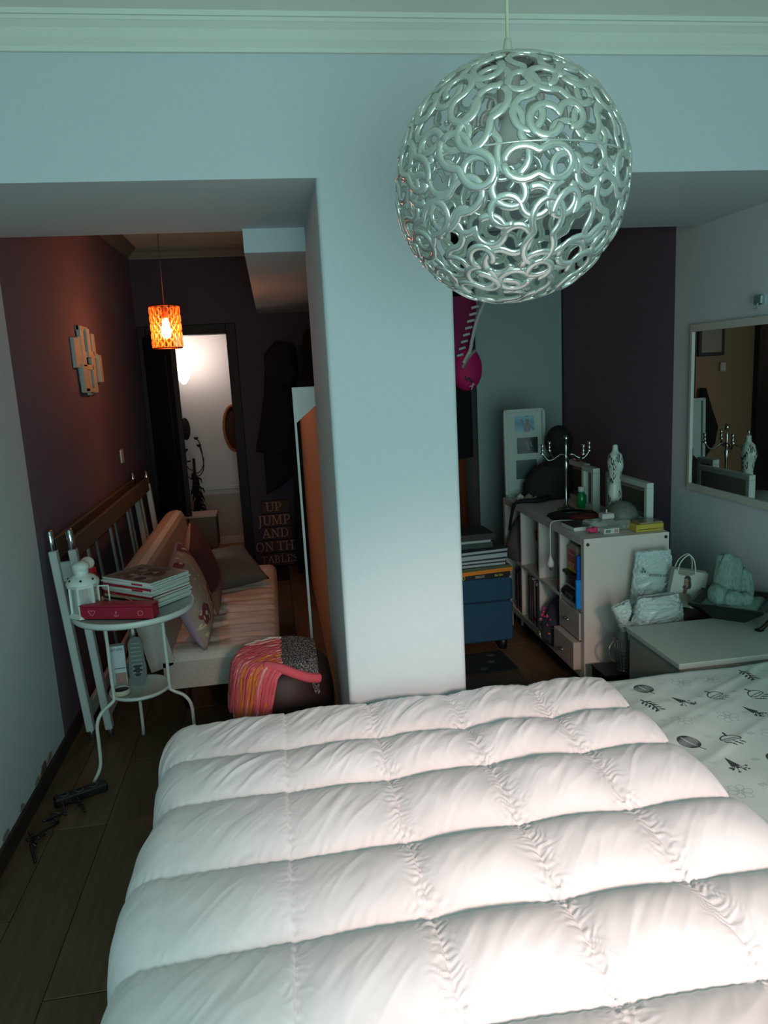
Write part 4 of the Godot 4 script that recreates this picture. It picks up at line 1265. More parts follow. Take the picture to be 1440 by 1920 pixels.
	obj("body", bx(Vector3(0, 0.175, 0), Vector3(0.40, 0.23, 0.42), 0.01), blue, ot)
	obj("lid", bx(Vector3(0, 0.36, 0), Vector3(0.404, 0.135, 0.424), 0.014), blue, ot)
	for x in [-0.15, 0.15]:
		for z in [-0.15, 0.16]:
			obj("foot", lt([Vector2(0, 0), Vector2(0.022, 0), Vector2(0.028, 0.062), Vector2(0, 0.062)], 14), mat(rgb(14, 13, 12), 0.5), ot, Vector3(x, 0, z))
	var y := 0.4285
	var specs := [[0.026, 0.30, rgb(18, 18, 20), "black dictionary with yellow letter lying lowest"], [0.022, 0.31, rgb(196, 122, 34), "orange-spined book above the black dictionary"], [0.016, 0.29, rgb(66, 84, 58), "dark green book above the orange-spined one"], [0.02, 0.28, rgb(22, 30, 40), "spiral-bound navy notebook with white wire"], [0.018, 0.275, rgb(30, 42, 56), "slim slate blue volume over the spiral notebook"], [0.034, 0.28, rgb(36, 48, 62), "thick binder with pale page edge"], [0.02, 0.28, rgb(26, 34, 44), "dark blue album below the green folder"], [0.03, 0.24, rgb(28, 52, 46), "deep green box file set back on the pile"], [0.014, 0.20, rgb(150, 150, 146), "small pale exercise book near the top"], [0.035, 0.25, rgb(30, 36, 28), "large black-green album on top"]]
	for k in specs.size():
		var s: Array = specs[k]
		var b := thing("book", "%s of the pile on the blue ottoman" % s[3], "book", Vector3(1.09 + rng.randf_range(-0.012, 0.012) - (0.04 if k > 6 else 0.0), y, -4.02 - (0.05 if k > 6 else 0.0)), 0.08 + rng.randf_range(-0.05, 0.05), "books piled on the blue ottoman")
		obj("pages", bx(Vector3(0, s[0] / 2, 0.004), Vector3(s[1] - 0.008, s[0] * 0.7, 0.2), 0.0), mat(rgb(150, 164, 168), 0.85), b)
		var cs := S()
		box(cs, Vector3(0, s[0] * 0.07, 0), Vector3(s[1], s[0] * 0.14, 0.215))
		box(cs, Vector3(0, s[0] * 0.93, 0), Vector3(s[1], s[0] * 0.14, 0.215))
		if k in [0, 1, 2, 7, 9]:
			box(cs, Vector3(0, s[0] * 0.5, 0.1068), Vector3(s[1], s[0], 0.002))
		obj("cover", fin(cs), mat(s[2], 0.5), b)
		if k == 0:
			var yl := mat(rgb(196, 190, 40), 0.5)
			letters("D", 0.02, yl, b, Transform3D(Basis(), Vector3(-0.125, 0.013, 0.109)))
			letters("INGLES", 0.012, mat(rgb(190, 196, 190), 0.5), b, Transform3D(Basis(), Vector3(-0.03, 0.013, 0.109)))
			letters("Aa lex", 0.013, yl, b, Transform3D(Basis(), Vector3(0.08, 0.013, 0.109)))
		if k == 3:
			for q in 18:
				obj("wire_ring", bx(Vector3(-0.125 + q * 0.0147, s[0] / 2, 0.109), Vector3(0.006, s[0] * 0.55, 0.004), 0.001), mat(rgb(160, 172, 176), 0.4), b)
		y += s[0] + 0.001
	tag(obj("paper_note", ab(1.249, 1.275, 0.12, 0.2, -3.97, -3.968), mat(rgb(190, 180, 170), 0.8)), "small white paper tag at the blue ottoman's right side", "paper")
	# dark mat on the floor
	var dmt := thing("floor_mat", "dark teal rubber mat on floor before the ottoman", "mat", Vector3(1.02, 0.0, -3.74), 0.06)
	obj("body", bx(Vector3(0, 0.004, 0), Vector3(0.32, 0.008, 0.28), 0.002), mat(rgb(14, 28, 30), 0.7), dmt)
	for q in [[-0.02, 0.08], [0.05, 0.0], [0.08, -0.09]]:
		obj("motif", lt([Vector2(0, 0.0085), Vector2(0.022, 0.0085), Vector2(0.02, 0.0095), Vector2(0, 0.0095)], 16), mat(rgb(46, 66, 68), 0.7), dmt, Vector3(q[0], 0, q[1]))
	# wardrobe at the end of the alcove
	var wd := thing("wardrobe", "tall white wardrobe end panel closing the right alcove", "wardrobe", Vector3(1.78, 0, -5.6))
	obj("front_panel", ab(-0.328, 0.31, 0.0, 2.5, 0.31, 0.35, 0.002), mat(rgb(146, 166, 166), 0.5), wd)
	obj("carcass", ab(-0.326, 0.31, 0.0, 2.5, -0.3, 0.309), mat(rgb(180, 186, 182), 0.6), wd)
	var blk := mat(rgb(12, 12, 14), 0.95)
	tag(obj("hanging_dress", draped([[Vector3(1.33, 2.2, -5.32), 0.03, 0.05], [Vector3(1.33, 2.1, -5.32), 0.09, 0.11], [Vector3(1.32, 1.5, -5.32), 0.1, 0.12], [Vector3(1.31, 0.95, -5.32), 0.11, 0.13]], 26, 5, 0.07), blk), "black dress hanging in the gap beside the white wardrobe", "dress")
	tag(obj("clothes_rail", tb([Vector3(1.18, 2.21, -5.32), Vector3(1.453, 2.21, -5.32)], 0.012), mat(rgb(60, 62, 64), 0.3, 0.9)), "thin dark clothes rail between closet wall and white wardrobe", "rail")
	tag(obj("brown_coat", draped([[Vector3(1.30, 1.2, -5.53), 0.1, 0.05], [Vector3(1.31, 1.0, -5.53), 0.12, 0.07], [Vector3(1.31, 0.0, -5.53), 0.13, 0.08]], 26, 5, 0.06, 2.0), mat(rgb(116, 56, 24), 0.95)), "rust brown coat hanging below the black dress", "coat")
	# pink sneaker shaped hanging ornament
	var sn := thing("sneaker_ornament", "large pink sneaker ornament with white laces hanging past pillar", "ornament", Vector3(1.335, 0, -5.07))
	var pink := mat(rgb(190, 14, 96), 0.7)
	obj("toe", ball(Vector3(0.0, 1.58, 0.0), Vector3(0.108, 0.15, 0.07), 20), pink, sn)
	obj("upper", draped([[Vector3(-0.02, 2.06, -0.01), 0.1, 0.05], [Vector3(-0.02, 1.95, -0.01), 0.1, 0.05], [Vector3(-0.06, 1.76, -0.01), 0.09, 0.05], [Vector3(-0.08, 1.6, -0.01), 0.08, 0.04]], 24, 3, 0.02), mat(rgb(130, 10, 74), 0.75), sn)
	var lw := mat(rgb(200, 204, 202), 0.7)
	obj("cord", tb([Vector3(-0.02, 2.05, 0), Vector3(-0.02, 2.645, 0)], 0.003, 5), mat(rgb(40, 36, 38)), sn)
	obj("tongue_edge", tb(Array(curve([Vector3(0.13, 2.02, 0.035), Vector3(0.07, 1.9, 0.045), Vector3(0.03, 1.77, 0.05), Vector3(0.01, 1.7, 0.06), Vector3(-0.04, 1.62, 0.072)], 6)), 0.013, 8), lw, sn)
	for k in 8:
		var f := k / 7.0
		obj("lace", tb([Vector3(lerpf(0.085, -0.035, f), lerpf(1.99, 1.68, f), 0.05), Vector3(lerpf(0.03, -0.08, f), lerpf(1.98, 1.67, f), 0.052)], 0.0095, 8), lw, sn)
	obj("toe_band", tb(Array(curve([Vector3(0.05, 1.70, 0.048), Vector3(0.0, 1.66, 0.07), Vector3(-0.05, 1.59, 0.07)], 6)), 0.012, 8), mat(rgb(150, 154, 150), 0.7), sn)
	obj("squiggle", tb(Array(curve([Vector3(-0.03, 1.535, 0.073), Vector3(-0.02, 1.505, 0.072), Vector3(0.0, 1.52, 0.073), Vector3(0.01, 1.49, 0.068), Vector3(0.03, 1.495, 0.062)], 5)), 0.005, 6), mat(rgb(40, 60, 56), 0.7), sn)
	obj("cross_mark", tb([Vector3(0.0, 1.46, 0.06), Vector3(0.04, 1.475, 0.052)], 0.004, 6), lw, sn)
	obj("cross_mark", tb([Vector3(0.015, 1.44, 0.052), Vector3(0.028, 1.485, 0.058)], 0.004, 6), lw, sn)
	# mirror and the little cube hook
	var mi := thing("mirror", "large wall mirror in thin pale frame on the right wall", "mirror", Vector3(2.088, 1.33, -2.86))
	var mf := S()
	for q in [[0.0, 0.395, 1.36, 0.035], [0.0, -0.395, 1.36, 0.035]]:
		box(mf, Vector3(0, q[1], q[0]), Vector3(0.022, q[3], q[2]), 0.002)
	for z in [-0.67, 0.67]:
		box(mf, Vector3(0, 0, z), Vector3(0.022, 0.755, 0.02), 0.002)
	obj("frame", fin(mf), mat(rgb(178, 180, 172), 0.4), mi)
	var mm := StandardMaterial3D.new()
	mm.albedo_color = rgb(226, 228, 226)
	mm.metallic = 1.0
	mm.roughness = 0.01
	obj("glass", bx(Vector3(0.002, 0, 0), Vector3(0.008, 0.76, 1.325)), mm, mi)
	var hk := thing("crystal_hook", "small faceted silver hook above the wall mirror", "hook", Vector3(2.085, 1.80, -3.02), 0.4)
	var chrome := mat(rgb(190, 214, 212), 0.08, 1.0)
	obj("cube", bx(Vector3(0, 0.012, 0), Vector3(0.03, 0.042, 0.042), 0.006), chrome, hk)
	obj("hook", tb(Array(curve([Vector3(-0.012, -0.005, 0), Vector3(-0.022, -0.03, 0.0), Vector3(-0.032, -0.028, 0.004)], 5)), 0.004, 8), chrome, hk)
	# dresser beside the bed
	var dr := thing("dresser", "low white dresser between the bed and right wall", "dresser", Vector3(1.745, 0, -2.625))
	obj("top", bx(Vector3(0, 0.47, 0), Vector3(0.68, 0.022, 0.42), 0.002), mat(rgb(164, 174, 165), 0.5), dr)
	obj("body", bx(Vector3(0.0, 0.245, 0), Vector3(0.66, 0.43, 0.40), 0.002), mat(rgb(136, 138, 128), 0.55), dr)
	for k in 2:
		obj("drawer", bx(Vector3(0, 0.13 + k * 0.21, 0.203), Vector3(0.64, 0.2, 0.012), 0.002), mat(rgb(170, 172, 164), 0.55), dr)
	for x in [-0.3, 0.3]:
		obj("leg", bx(Vector3(x, 0.015, 0), Vector3(0.04, 0.03, 0.36), 0.001), white, dr)
	# tabletop fountain
	var fo := thing("fountain", "black square bowl fountain with green carved stone peak", "fountain", Vector3(1.885, 0.481, -2.83), 0.0)
	var bs := S()
	lathe(bs, [Vector2(0, 0), Vector2(0.085, 0), Vector2(0.12, 0.02), Vector2(0.205, 0.072), Vector2(0.208, 0.084), Vector2(0.19, 0.084), Vector2(0.15, 0.06), Vector2(0, 0.056)], 4)
	obj("bowl", fin(bs), mat(rgb(10, 18, 17), 0.3), fo)
	var stone := grained(rgb(126, 150, 142), rgb(84, 110, 104), 0.8, 0.05, Vector3(6, 2.5, 6), 101, 0.25)
	obj("stone_bed", lt([Vector2(0.155, 0.062), Vector2(0.14, 0.074), Vector2(0, 0.078)], 4), stone, fo)
	var rock := func(c: Vector3, r: Vector3, sd: float) -> ArrayMesh:
		var f := func(u: float, v: float) -> Vector3:
			var an := -u * TAU
			var el := lerpf(-PI / 2, PI / 2, v)
			var n := Vector3(cos(el) * cos(an), sin(el), cos(el) * sin(an))
			var q := signf(n.y) * pow(absf(n.y), 0.8)
			var k := 1.0 + 0.22 * noise.get_noise_3d(n.x * 16.0 + sd, n.y * 9.0, n.z * 16.0) + 0.07 * noise.get_noise_3d(n.x * 90.0 + sd, n.y * 14.0, n.z * 90.0)
			return c + Vector3(n.x * r.x, q * r.y, n.z * r.z) * k
		return grid(36, 26, f, Vector2.ONE, true)
	obj("peak", rock.call(Vector3(-0.008, 0.15, -0.03), Vector3(0.066, 0.125, 0.05), 0.0), stone, fo)
	obj("boulder", rock.call(Vector3(0.06, 0.125, -0.01), Vector3(0.036, 0.085, 0.04), 30.0), stone, fo)
	obj("boulder", rock.call(Vector3(-0.075, 0.105, 0.01), Vector3(0.036, 0.05, 0.045), 60.0), stone, fo)
	obj("boulder", rock.call(Vector3(-0.03, 0.095, 0.05), Vector3(0.05, 0.036, 0.035), 90.0), stone, fo)
	obj("spout", rock.call(Vector3(0.02, 0.09, 0.055), Vector3(0.03, 0.03, 0.03), 120.0), stone, fo)
	# dark figurine with arched feet
	var ef := thing("metal_figurine", "dark bronze lattice tower figurine at dresser's right edge", "figurine", Vector3(1.96, 0.481, -2.6), 0.3)
	var bz := mat(rgb(42, 40, 26), 0.4, 0.6)
	for sx in [-1, 1]:
		for sz in [-1, 1]:
			obj("leg", tb(Array(curve([Vector3(sx * 0.062, 0.003, sz * 0.062), Vector3(sx * 0.045, 0.03, sz * 0.045), Vector3(sx * 0.026, 0.075, sz * 0.026), Vector3(sx * 0.009, 0.17, sz * 0.009), Vector3(0, 0.26, 0)], 6)), 0.0085, 6), bz, ef)
			obj("foot", bx(Vector3(sx * 0.062, 0.004, sz * 0.062), Vector3(0.026, 0.008, 0.026), 0.001), bz, ef)
	for q in [[0.072, 0.07], [0.13, 0.038]]:
		obj("deck", bx(Vector3(0, q[0], 0), Vector3(q[1], 0.007, q[1]), 0.001), bz, ef)
	# bags, box and fan behind the dresser
	var film := StandardMaterial3D.new()
	film.albedo_color = rgb(190, 206, 204)
	film.roughness = 0.28
	film.transparency = BaseMaterial3D.TRANSPARENCY_ALPHA
	film.albedo_color.a = 0.86
	var pb := thing("plastic_bag", "tall white printed plastic bag leaning on the shelf end", "bag", Vector3(1.70, 0.40, -3.17), -0.06)
	var bagf := func(w0: float, w1: float, h: float, th: float, sd: float) -> ArrayMesh:
		var f := func(u: float, v: float) -> Vector3:
			var an := -u * TAU
			var w := lerpf(w1, w0, v)
			var cx := pow(absf(cos(an)), 0.6) * signf(cos(an))
			var t := th * (0.35 + sin(minf(v, 1.0) * PI) * 0.65)
			var k := noise.get_noise_3d(cos(an) * 60.0 + sd, v * 120.0, sin(an) * 60.0)
			var k2 := noise.get_noise_3d(cx * 160.0 + sd, v * 260.0, sd)
			return Vector3(cx * w / 2 * (1.0 + 0.05 * k), v * h + 0.012 * k2 * v, sin(an) * t + 0.014 * k2)
		return grid(60, 50, f, Vector2.ONE, true)
	obj("film", bagf.call(0.17, 0.23, 0.31, 0.03, 0.0), film, pb)
	letters("MONICA SOUSA", 0.0118, mat(rgb(36, 60, 54), 0.6), pb, Transform3D(Basis(Vector3.BACK, -0.12), Vector3(0.012, 0.205, 0.06)))
	for q in [[-0.072, 0.225], [-0.066, 0.238], [-0.058, 0.225]]:
		obj("logo_leaf", ball(Vector3(q[0], q[1], 0.046), Vector3(0.004, 0.007, 0.002), 8), mat(rgb(36, 120, 70), 0.6), pb)
	for k in 3:
		obj("print_line", bx(Vector3(-0.045, 0.115 - k * 0.012, 0.047), Vector3(0.08 - k * 0.014, 0.0022, 0.001)), mat(rgb(120, 84, 90), 0.7), pb)
	var pb2 := thing("plastic_bag", "crumpled shiny white plastic bag slumped behind the dresser", "bag", Vector3(1.635, 0.36, -3.0), 0.1)
	obj("film", bagf.call(0.20, 0.30, 0.19, 0.06, 40.0), film, pb2)
	obj("flap", bagf.call(0.09, 0.06, 0.13, 0.03, 80.0), film, pb2, Vector3(-0.15, 0.05, 0.0), Basis(Vector3.BACK, 0.3))
	letters("FARMACIAS HOLON", 0.0135, mat(rgb(40, 52, 52), 0.6), pb2, Transform3D(Basis(Vector3.BACK, 0.1), Vector3(0.03, 0.05, 0.1)))
	obj("handle_hole", bx(Vector3(-0.155, 0.12, 0.036), Vector3(0.012, 0.04, 0.003), 0.004, Basis(Vector3.BACK, -0.45)), mat(rgb(40, 48, 60), 0.6), pb2)
	var pg := thing("paper_bag", "white paper gift bag printed with man's portrait, twin rope handles", "bag", Vector3(1.778, 0.475, -3.04), -0.25)
	var bag_tilt := Basis(Vector3.BACK, -0.17)
	obj("body", bx(bag_tilt * Vector3(0, 0.085, 0), Vector3(0.15, 0.17, 0.05), 0.002, bag_tilt), mat(rgb(176, 182, 174), 0.7), pg)
	var pim := Image.create(96, 110, false, Image.FORMAT_RGB8)
	pim.fill(rgb(176, 182, 174))
	for q in 30:
		dab(pim, 34 + sin(q * 1.3) * 12, 82 + q * 0.9, 17, rgb(122, 124, 110))
	for q in 14:
		dab(pim, 40, 48 + q * 1.2, 6, rgb(92, 74, 60))
	for q in 16:
		dab(pim, 40 + q * 0.4, 22 + q * 1.5, 9, rgb(40, 32, 28))
	for q in 12:
		dab(pim, 38 + q * 0.1, 28 + q * 1.6, 6.5, rgb(128, 104, 86))
	dab(pim, 36, 48, 5, rgb(52, 40, 34))
	dab(pim, 36, 34, 1.2, rgb(30, 24, 22))
	dab(pim, 42, 34, 1.2, rgb(30, 24, 22))
	obj("portrait_print", panel_uv(0.148, 0.168), pictured(pim, 0.7), pg, bag_tilt * Vector3(0, 0.085, 0.0262), bag_tilt)
	for s in [-1, 1]:
		obj("handle", tb(Array(curve([Vector3(-0.035, 0.155, 0.026 * s), Vector3(-0.018, 0.21, 0.02 * s), Vector3(0.02, 0.24, 0.012 * s), Vector3(0.042, 0.21, 0.02 * s), Vector3(0.045, 0.15, 0.026 * s)], 6)), 0.0028, 6), mat(rgb(190, 196, 186), 0.7), pg)
	var mb := thing("maroon_box", "dark maroon cardboard carton behind the dresser under paper bag", "box", Vector3(1.895, 0.0, -3.045))
	obj("body", bx(Vector3(-0.02, 0.235, 0), Vector3(0.26, 0.47, 0.2), 0.004), mat(rgb(36, 16, 20), 0.6), mb)
	obj("flap", bx(Vector3(0.08, 0.50, -0.08), Vector3(0.15, 0.07, 0.004), 0.001, Basis(Vector3.RIGHT, 0.2)), mat(rgb(44, 20, 26), 0.6), mb)
	var lb := thing("black_box", "low black box on floor at the fan's foot", "box", Vector3(1.47, 0.0, -3.08))
	obj("body", bx(Vector3(0, 0.09, 0), Vector3(0.16, 0.18, 0.14), 0.003), mat(rgb(18, 20, 24), 0.5), lb)
	obj("lid", bx(Vector3(0, 0.186, 0), Vector3(0.166, 0.012, 0.146), 0.002), mat(rgb(24, 27, 32), 0.5), lb)
	var fa := thing("mesh_basket", "small grey wire mesh basket hanging between shelf and dresser", "basket", Vector3(1.50, 0.19, -3.05))
	var wr := mat(rgb(150, 146, 138), 0.35, 0.7)
	for k in 9:
		var r := 0.03 + 0.002 * k
		var pts := []
		for p in arc2(Vector2.ZERO, r, r, 0, TAU, 0, 20).slice(0, 20):
			pts.append(Vector3(p.x, 0.02 + k * 0.017, p.y))
		obj("wire_ring", tb(pts, 0.0022, 5, true), wr, fa)
	for k in 14:
		var a := TAU * k / 14
		obj("upright_wire", tb([Vector3(cos(a) * 0.029, 0.006, sin(a) * 0.029), Vector3(cos(a) * 0.047, 0.16, sin(a) * 0.047)], 0.002, 5), wr, fa)
	obj("base", lt([Vector2(0, 0), Vector2(0.03, 0), Vector2(0.03, 0.008), Vector2(0, 0.008)], 18), wr, fa)
	obj("handle", tb(Array(curve([Vector3(-0.044, 0.15, 0), Vector3(-0.075, 0.12, 0.01), Vector3(-0.07, 0.07, 0.012), Vector3(-0.03, 0.04, 0.01)], 6)), 0.004, 6), wr, fa)
	tag(obj("white_bottle", lt([Vector2(0, 0.2), Vector2(0.024, 0.2), Vector2(0.026, 0.21), Vector2(0.026, 0.36), Vector2(0.012, 0.39), Vector2(0.012, 0.41), Vector2(0, 0.41)], 18, true, Vector3(1.50, 0, -3.05)), mat(rgb(150, 146, 142), 0.5)), "pale bottle standing inside the wire mesh basket", "bottle")

# ------------------------------------------------------------------ pendant lamps
func motif(kind: int, big_r: float) -> ArrayMesh:
	var pts := []
	var a := 0.027
	match kind:
		0, 1:
			var sx := 1.0 if kind == 0 else 1.12
			for p in arc2(Vector2(-a, 0), a, a * 0.92, -5.0, 0.0, 0, 18):
				pts.append(Vector2(p.x * sx, p.y))
			for p in arc2(Vector2(a, 0), a, a * 0.92, PI, -1.9, 0, 18).slice(1):
				pts.append(Vector2(p.x * sx, p.y))
		2:   # peanut loop
			for k in 36:
				var t := TAU * k / 36
				var r := 0.029 + 0.015 * cos(2 * t)
				pts.append(Vector2(cos(t) * r * 1.35, sin(t) * r * 1.3))
			pts.append(pts[0])
		3:   # wave of three bends
			for p in arc2(Vector2(-0.04, 0), 0.02, 0.03, -PI * 1.25, 0.0, 0, 14):
				pts.append(p)
			for p in arc2(Vector2(0.0, 0), 0.02, 0.03, PI, 0.0 + TAU, 0, 14).slice(1):
				pts.append(p)
			for p in arc2(Vector2(0.04, 0), 0.02, 0.03, PI, -PI * 0.25, 0, 14).slice(1):
				pts.append(p)
		4:   # hook with a closed drop
			for p in arc2(Vector2(0.016, 0), 0.027, 0.026, -PI * 0.9, PI * 0.9, 0, 22):
				pts.append(p)
			for p in arc2(Vector2(-0.032, 0.008), 0.022, 0.021, 0.0, TAU * 0.8, 0, 18).slice(1):
				pts.append(p)
	var pv := PackedVector3Array()
	for p in pts:
		pv.append(Vector3(p.x, big_r, p.y).normalized() * big_r)
	var st := S(true)
	tube(st, pv, 0.0070, 10, false, -1.0, Vector3(0, -0.001, 0), 0.5)
	return fin(st)

func pendants() -> void:
	var r := 0.219
	var c := Vector3(0.486, 1.938, -1.475)
	var gl := thing("globe_pendant", "silver globe pendant of bent ribbon loops above the bed", "pendant lamp", c)
	var silver := mat(rgb(206, 214, 208), 0.22, 0.78)
	var shade := obj("shade", lt([Vector2(0.05, 0.213), Vector2(0.075, 0.206), Vector2(0.076, 0.2085), Vector2(0.05, 0.218), Vector2(0.012, 0.232), Vector2(0.0, 0.232)], 32), mat(rgb(170, 178, 168), 0.45, 0.5), gl)
	var ms := []
	for k in 5:
		ms.append(motif(k, r))
	var n := 140
	var gold := PI * (3.0 - sqrt(5.0))
	for k in n:
		var y := 1.0 - 2.0 * (k + 0.5) / n
		if y > 0.955:
			continue
		var rad := sqrt(1.0 - y * y)
		var an := gold * k
		var dir := Vector3(cos(an) * rad, y, sin(an) * rad)
		var t1 := dir.cross(Vector3.UP).normalized()
		var b := Basis(t1, dir, t1.cross(dir)).rotated(dir, rng.randf_range(0, TAU)).scaled(Vector3.ONE * 1.0)
		var s := rng.randf_range(0.99, 1.012)
		var kind: int = [0, 1, 2, 4, 0, 1, 2, 3, 4, 2][rng.randi() % 10]
		obj("ribbon_loop", ms[kind], silver, shade, Vector3.ZERO, b.scaled(Vector3.ONE * s))
	for h in [0.0]:
		var pts := []
		for p in arc2(Vector2.ZERO, r, r, 0, TAU, 0, 64).slice(0, 64):
			pts.append(Vector3(p.x, 0.018, p.y))
		obj("hoop", tb(pts, 0.0022, 6, true), silver, shade)
	obj("cord", tb([Vector3(0, 0.23, 0), Vector3(0, 0.71, 0)], 0.0035, 8), mat(rgb(178, 186, 160), 0.6), gl)
	obj("cord_grip", lt([Vector2(0.012, 0.228), Vector2(0.009, 0.24), Vector2(0.006, 0.256), Vector2(0, 0.256)], 14), mat(rgb(178, 186, 170), 0.5), gl)
	var sk := obj("socket", lt([Vector2(0, 0.12), Vector2(0.02, 0.12), Vector2(0.022, 0.13), Vector2(0.022, 0.2), Vector2(0.03, 0.206), Vector2(0, 0.206)], 18), mat(rgb(196, 192, 186), 0.4), gl)
	obj("bulb", lt([Vector2(0, 0.035), Vector2(0.015, 0.038), Vector2(0.027, 0.055), Vector2(0.028, 0.07), Vector2(0.018, 0.1), Vector2(0.014, 0.12), Vector2(0, 0.12)], 18), mat(rgb(214, 216, 212), 0.15), sk)
	# crystal pendant in the room behind, lit
	var lc := Vector3(-0.575, 1.912, -4.6)
	var lp := thing("crystal_pendant", "small lit cylinder pendant of amber crystal drops", "pendant lamp", lc)
	var wire := mat(rgb(120, 60, 26), 0.35, 0.8)
	var amber := StandardMaterial3D.new()
	amber.albedo_color = Color(1.0, 0.62, 0.24, 0.3)
	amber.transparency = BaseMaterial3D.TRANSPARENCY_ALPHA
	amber.roughness = 0.1
	var sh := obj("shade_frame", tb(ring_pts(0.082, 0.118, 40), 0.004, 6, true), wire, lp)
	obj("hoop", tb(ring_pts(0.082, -0.118, 40), 0.004, 6, true), wire, sh)
	var bead := S(true)
	var bp := PackedVector3Array()
	for p in arc2(Vector2.ZERO, 0.013, 0.019, 0, TAU, 0, 16).slice(0, 16):
		bp.append(Vector3(p.x, p.y, 0))
	tube(bead, bp, 0.0058, 6, true)
	var bm := fin(bead)
	for col in 14:
		var a := TAU * col / 14
		var rodm := tb([Vector3(cos(a + 0.22) * 0.082, -0.118, sin(a + 0.22) * 0.082), Vector3(cos(a + 0.22) * 0.082, 0.118, sin(a + 0.22) * 0.082)], 0.0018, 5)
		obj("rod", rodm, wire, sh)
		for row in 5:
			obj("crystal_drop", bm, amber, sh, Vector3(cos(a) * 0.082, -0.093 + row * 0.0465, sin(a) * 0.082), Basis(Vector3.UP, PI / 2 - a))
	obj("cord", tb([Vector3(0, 0.1, 0), Vector3(0.01, 0.735, 0)], 0.0022, 6), mat(rgb(60, 56, 54), 0.6), lp)
	obj("socket", lt([Vector2(0, 0.05), Vector2(0.017, 0.05), Vector2(0.019, 0.06), Vector2(0.017, 0.11), Vector2(0, 0.115)], 16), mat(rgb(150, 90, 50), 0.4), lp)
	var em := StandardMaterial3D.new()
	em.albedo_color = rgb(255, 240, 220)
	em.emission_enabled = true
	em.emission = rgb(255, 232, 200)
	em.emission_energy_multiplier = 7.0
	obj("bulb", lt([Vector2(0, -0.065), Vector2(0.018, -0.06), Vector2(0.029, -0.04), Vector2(0.03, -0.015), Vector2(0.02, 0.02), Vector2(0.015, 0.05), Vector2(0, 0.05)], 20), em, lp)
	var ol := OmniLight3D.new()
	ol.name = "crystal_pendant_light"
	ol.light_color = rgb(255, 150, 84)
	ol.light_energy = 0.26
	ol.omni_range = 12.0
	ol.omni_attenuation = 2.0
	ol.light_size = 0.028
	ol.shadow_enabled = true
	ol.position = Vector3(0, -0.02, 0)
	lp.add_child(ol)
	# unseen lamp body added behind the camera to carry the warm bed light
	var cs := thing("added_floor_lamp", "slim white lamp added behind the camera as warm bed light", "lamp", Vector3(0.7, 0, 1.45))
	var tilt := Basis(Vector3.RIGHT, -0.48)
	obj("base", lt([Vector2(0, 0), Vector2(0.13, 0), Vector2(0.13, 0.012), Vector2(0.02, 0.025), Vector2(0, 0.025)], 28), white, cs)
	obj("pole", tb([Vector3(0, 0.02, 0), Vector3(0, 2.01, 0.02)], 0.011), white, cs)
	var aim := tilt * Basis(Vector3.RIGHT, -PI / 2)
	obj("shade", lt([Vector2(0.03, -0.12), Vector2(0.1, -0.1), Vector2(0.215, 0.05), Vector2(0.21, 0.05), Vector2(0.095, -0.094), Vector2(0, -0.1)], 24), white, cs, Vector3(0, 2.01, 0.02), aim)
	var em2 := StandardMaterial3D.new()
	em2.albedo_color = rgb(255, 250, 244)
	em2.emission_enabled = true
	em2.emission = rgb(255, 236, 226)
	em2.emission_energy_multiplier = 2.0
	obj("lens", lt([Vector2(0.2, 0.03), Vector2(0.0, 0.035)], 24), em2, cs, Vector3(0, 2.01, 0.02), aim)

func ring_pts(r: float, y: float, n: int) -> Array:
	var out := []
	for k in n:
		out.append(Vector3(cos(TAU * k / n) * r, y, sin(TAU * k / n) * r))
	return out

